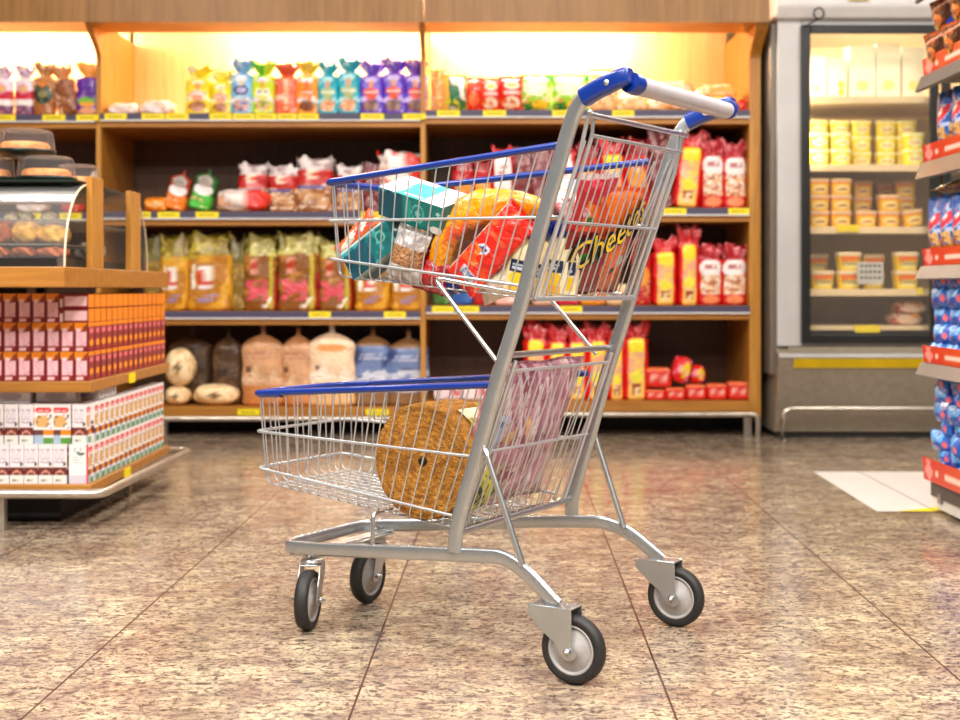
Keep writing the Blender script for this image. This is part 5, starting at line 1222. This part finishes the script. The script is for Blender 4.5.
# things behind the gate; they face the rear, so local x follows +w
_g = LAT-LON*.064; GF = math.atan2(_g.y, _g.x)
def ingate(name, mb, mats, w, l, z, lean, roll, label, cat):
    o = obj(name, mb, mats, None)
    o.matrix_world = Matrix.Translation(WP(w, l, z)) @ Matrix.Rotation(GF, 4, 'Z') @ Matrix.Rotation(lean, 4, 'X') @ Matrix.Rotation(-roll, 4, 'Y')
    return tag(o, label, cat)
def CHE(c):
    c.fill((250, 116, 16)); c.blot(6, .64, (226, 80, 16), 3); c.poly([(0, 0), (.62, 0), (.45, .5), (.2, .62), (0, .6)], (150, 30, 24)); c.blot(8, .58, (226, 110, 50), 5, (0, 0, 1, .36)); c.poly([(0, .36), (.5, .5), (.42, .38), (.05, .28)], (60, 150, 30)); c.rect(0, .05, .12, .3, (100, 160, 40))
    c.rect(.1, .66, .2, .74, (60, 120, 30)); c.rect(.84, 0, 1, .62, (150, 84, 30)); c.blot(11, .66, (60, 30, 20), 9, (.3, .2, .8, .36)); c.ell(.78, .34, .07, .06, (200, 196, 200)); c.shade(.12, 6)
mbg = pillow(.265, .225, .055, CHE, 23, 84, 84, .03, .12)
tv, tf = text_geo('Cheetos', .080, shear=.25); tv2, tf2 = tv, tf
def onbag(vs, ox_, oz_, off, k=1, ang=0):
    out = []
    for x, z in vs:
        xr = x*cos(ang)-z*sin(ang); zr = x*sin(ang)+z*cos(ang)
        x_, z_ = ox_+xr*k, oz_+zr*k; u = x_/.265+.5; v = z_/.225; th_ = (max(sin(pi*min(max(u, .001), .999)), 0)**.55)*(max(sin(pi*min(max(v, .03), .97)), 0)**.5)
        out.append((x_, -.03*th_-off, z_))
    return out
for dx in (-.004, 0, .004):
    for dz in (-.004, 0, .004): mbg.add(onbag(tv, .004+dx, .112+dz, .0055, 1, .46), tf, 1)
mbg.add(onbag(tv, .004, .112, .008, 1, .46), tf, 2)
ingate('snack_bag', center(mbg, .225), [M['film'], mat('black_print', (24, 20, 16), .4), mat('yellow_print', (250, 206, 30), .4)], .045, .078, .812, radians(20), radians(2), 'big orange and maroon snack bag with yellow black-edged lettering behind the upper gate', 'snack bag')
def CRI(c): c.fill((206, 14, 34)); c.blot(5, .6, (232, 44, 70), 3); c.rect(.0, .94, 1, 1, (240, 226, 226)); 
def CRI2(c):
    CRI(c)
    for u, v in ((.3, .5), (.45, .36), (.6, .56), (.7, .42)): c.ell(u, v, .04, .07, (240, 160, 20))
ingate('crimson_bag', center(pillow(.15, .11, .02, CRI2, 27, 40, 40), .10), M['film'], -.03, .055, .88, radians(18), .10, 'crimson glossy bag with yellow flecks behind the orange snack bag', 'snack bag')
def LID(c): c.fill((226, 236, 246)); c.poly([(0, 0), (.55, 0), (.2, .6), (0, .6)], (248, 224, 170)); c.poly([(.5, 0), (.8, 0), (.7, .5), (.35, .55)], (50, 10, 100)); c.rect(0, .7, 1, 1, (190, 216, 240))
incart('white_box', center(printbox(.085, .07, .05, {'front': LID, 'top': lambda c: c.fill((216, 230, 244))}, 30, 24), .05), M['card'], .03, *fromnear(582, 192, .0), radians(-3), 'white and pale blue box with purple corner behind the near post', 'box', bevel=.002)
def GAR(c): c.fill((236, 190, 190)); c.blot(6, .56, (250, 236, 236), 3); c.rect(0, 0, .45, .45, (150, 96, 88)); c.blot(9, .62, (210, 120, 120), 6)
incart('pink_white_bag', center(puff(.075, .06, .055, GAR, 2.4, 8, lump=.16), .055), M['film'], -.06, *fromnear(570, 208, -.06), radians(-20), 'pink and white lumpy bag on top of the jar behind the near post', 'bag')
def BOT(c): c.fill((246, 226, 170)); c.poly([(.3, .2), (.6, .2), (.7, .8), (.5, .8)], (226, 30, 30)); c.blot(6, .6, (250, 250, 236), 3)
ingate('cream_packet', center(pillow(.10, .055, .04, BOT, 31), .055), M['film'], .1, .135, .735, radians(10), radians(-30), 'cream and red small packet at the gate bottom near the far post', 'packet')

# lower basket: coir roll and pink bag
ROLLR, RW = .1165, .14
def coir(c): c.fill((150, 92, 26)); 
rl = thing('coir_roll', 'large round roll of brown coir fibre standing on edge in the lower basket', 'fibre roll')
l_, z_ = fromnear(423, 461, -.163)
z_ = ROLLR+.216+.100*l_+.0025
rl.matrix_world = Matrix.Translation(WP(-.163, l_, z_)) @ Matrix.Rotation(FACE, 4, 'Z')
mb = MB(); nt = 200; rings = [(.006, .004)]+[(ROLLR*k/46, 0) for k in range(4, 46)]+[(ROLLR*.99, .004), (ROLLR, .010)]+[(ROLLR, .010+(RW-.02)*k/24) for k in range(1, 25)]+[(ROLLR*.99, RW-.004), (ROLLR*.9, RW), (ROLLR*.3, RW), (.004, RW)]
vs = []; cc = []
rs = np.random.RandomState(4)
for k, (r, y) in enumerate(rings):
    for i in range(nt):
        a = 2*pi*i/nt
        onface = y == 0
        f = vnoise(np.array([r*cos(a)*60]), np.array([r*sin(a)*60]), 1.6, 3)[0] if onface else vnoise(np.array([a*16.]), np.array([y*30]), 1.2, 5)[0]
        spir = .5+.5*sin(r*520+a) if onface else .6
        rr = r*(1+.012*sin(3*a+1)) if r > .05 else r
        vs.append((rr*cos(a), y-(.003*f+.0016*spir if onface else 0), rr*sin(a)-0*f)); n_ = rs.rand()
        b = .35+.5*f+.35*(n_-.5)+.12*(spir-.5)
        base_c = lin((118, 60, 12))*(1-b)+lin((226, 158, 58))*b
        cc.append(base_c)
fs = [(k*nt+i, k*nt+(i+1) % nt, (k+1)*nt+(i+1) % nt, (k+1)*nt+i) for k in range(len(rings)-1) for i in range(nt)]
mb.add(vs, fs, 0, np.clip(np.array(cc), 0, 1), True)
obj('fibre_body', mb, M['fibre'], rl)
obj('core_hole_disc', MB().lathe([(0, 0), (.009, 0), (.008, .003), (0, .003)], 'y', 16, c=(0, -.002, 0)), M['black'], rl)  # flat black disc, the hole's darkness is only its colour
def LAB(c): c.fill((226, 222, 90)); c.blot(7, .52, (40, 120, 40), 3); c.blot(9, .6, (20, 40, 24), 6); c.rect(0, 0, 1, .08, (250, 246, 200))
vs = []; U = []; V = []; nu, nv = 60, 16
for j in range(nv+1):
    for i in range(nu+1):
        a = radians(60)-radians(175)*i/nu; y = .035+.085*j/nv; r = ROLLR*1.012+.0012; vs.append((r*cos(a), y, r*sin(a))); U.append(j/nv); V.append(i/nu)
c = Cv(np.array(U), np.array(V), 2.2); LAB(c)
lbo = obj('paper_label', MB().add(vs, [(j*(nu+1)+i, j*(nu+1)+i+1, (j+1)*(nu+1)+i+1, (j+1)*(nu+1)+i) for j in range(nv) for i in range(nu)], 0, c.c, True), M['card'], rl)
def PINK(c):
    c.fill((206, 150, 164)); c.blot(3, .5, (214, 190, 168), 3, sv=.5); c.blot(4, .62, (226, 176, 130), 8, (0, .5, .5, 1)); c.blot(5, .6, (186, 118, 140), 14, sv=.4)
    c.blot(34, .56, (190, 128, 148), 6, sv=.12); c.blot(40, .6, (236, 208, 214), 16, sv=.1); c.blot(30, .68, (160, 84, 108), 12, sv=.3)  # fine film streaks, the palest being highlights put into the colour
    c.poly([(0, .4), (.12, .42), (.16, .7), (.02, .68)], (190, 200, 240)); c.poly([(.05, .45), (.08, .45), (.12, .66), (.09, .66)], (60, 70, 140)); c.rect(0, .1, .05, .36, (230, 120, 150)); c.rect(0, .36, .04, .5, (60, 130, 50)); c.shade(.2, 8, 4, .4)
ingate('pink_bag', center(pillow(.345, .325, .10, PINK, 35, 90, 100, .02, .2, .1, False), .325), printmat('thin_pink_film', .25, .5, .9, 40, .93), .012, .25, .420, radians(21), radians(1), 'thin pink plastic bag of goods leaning against the rear gate of the lower basket', 'plastic bag')
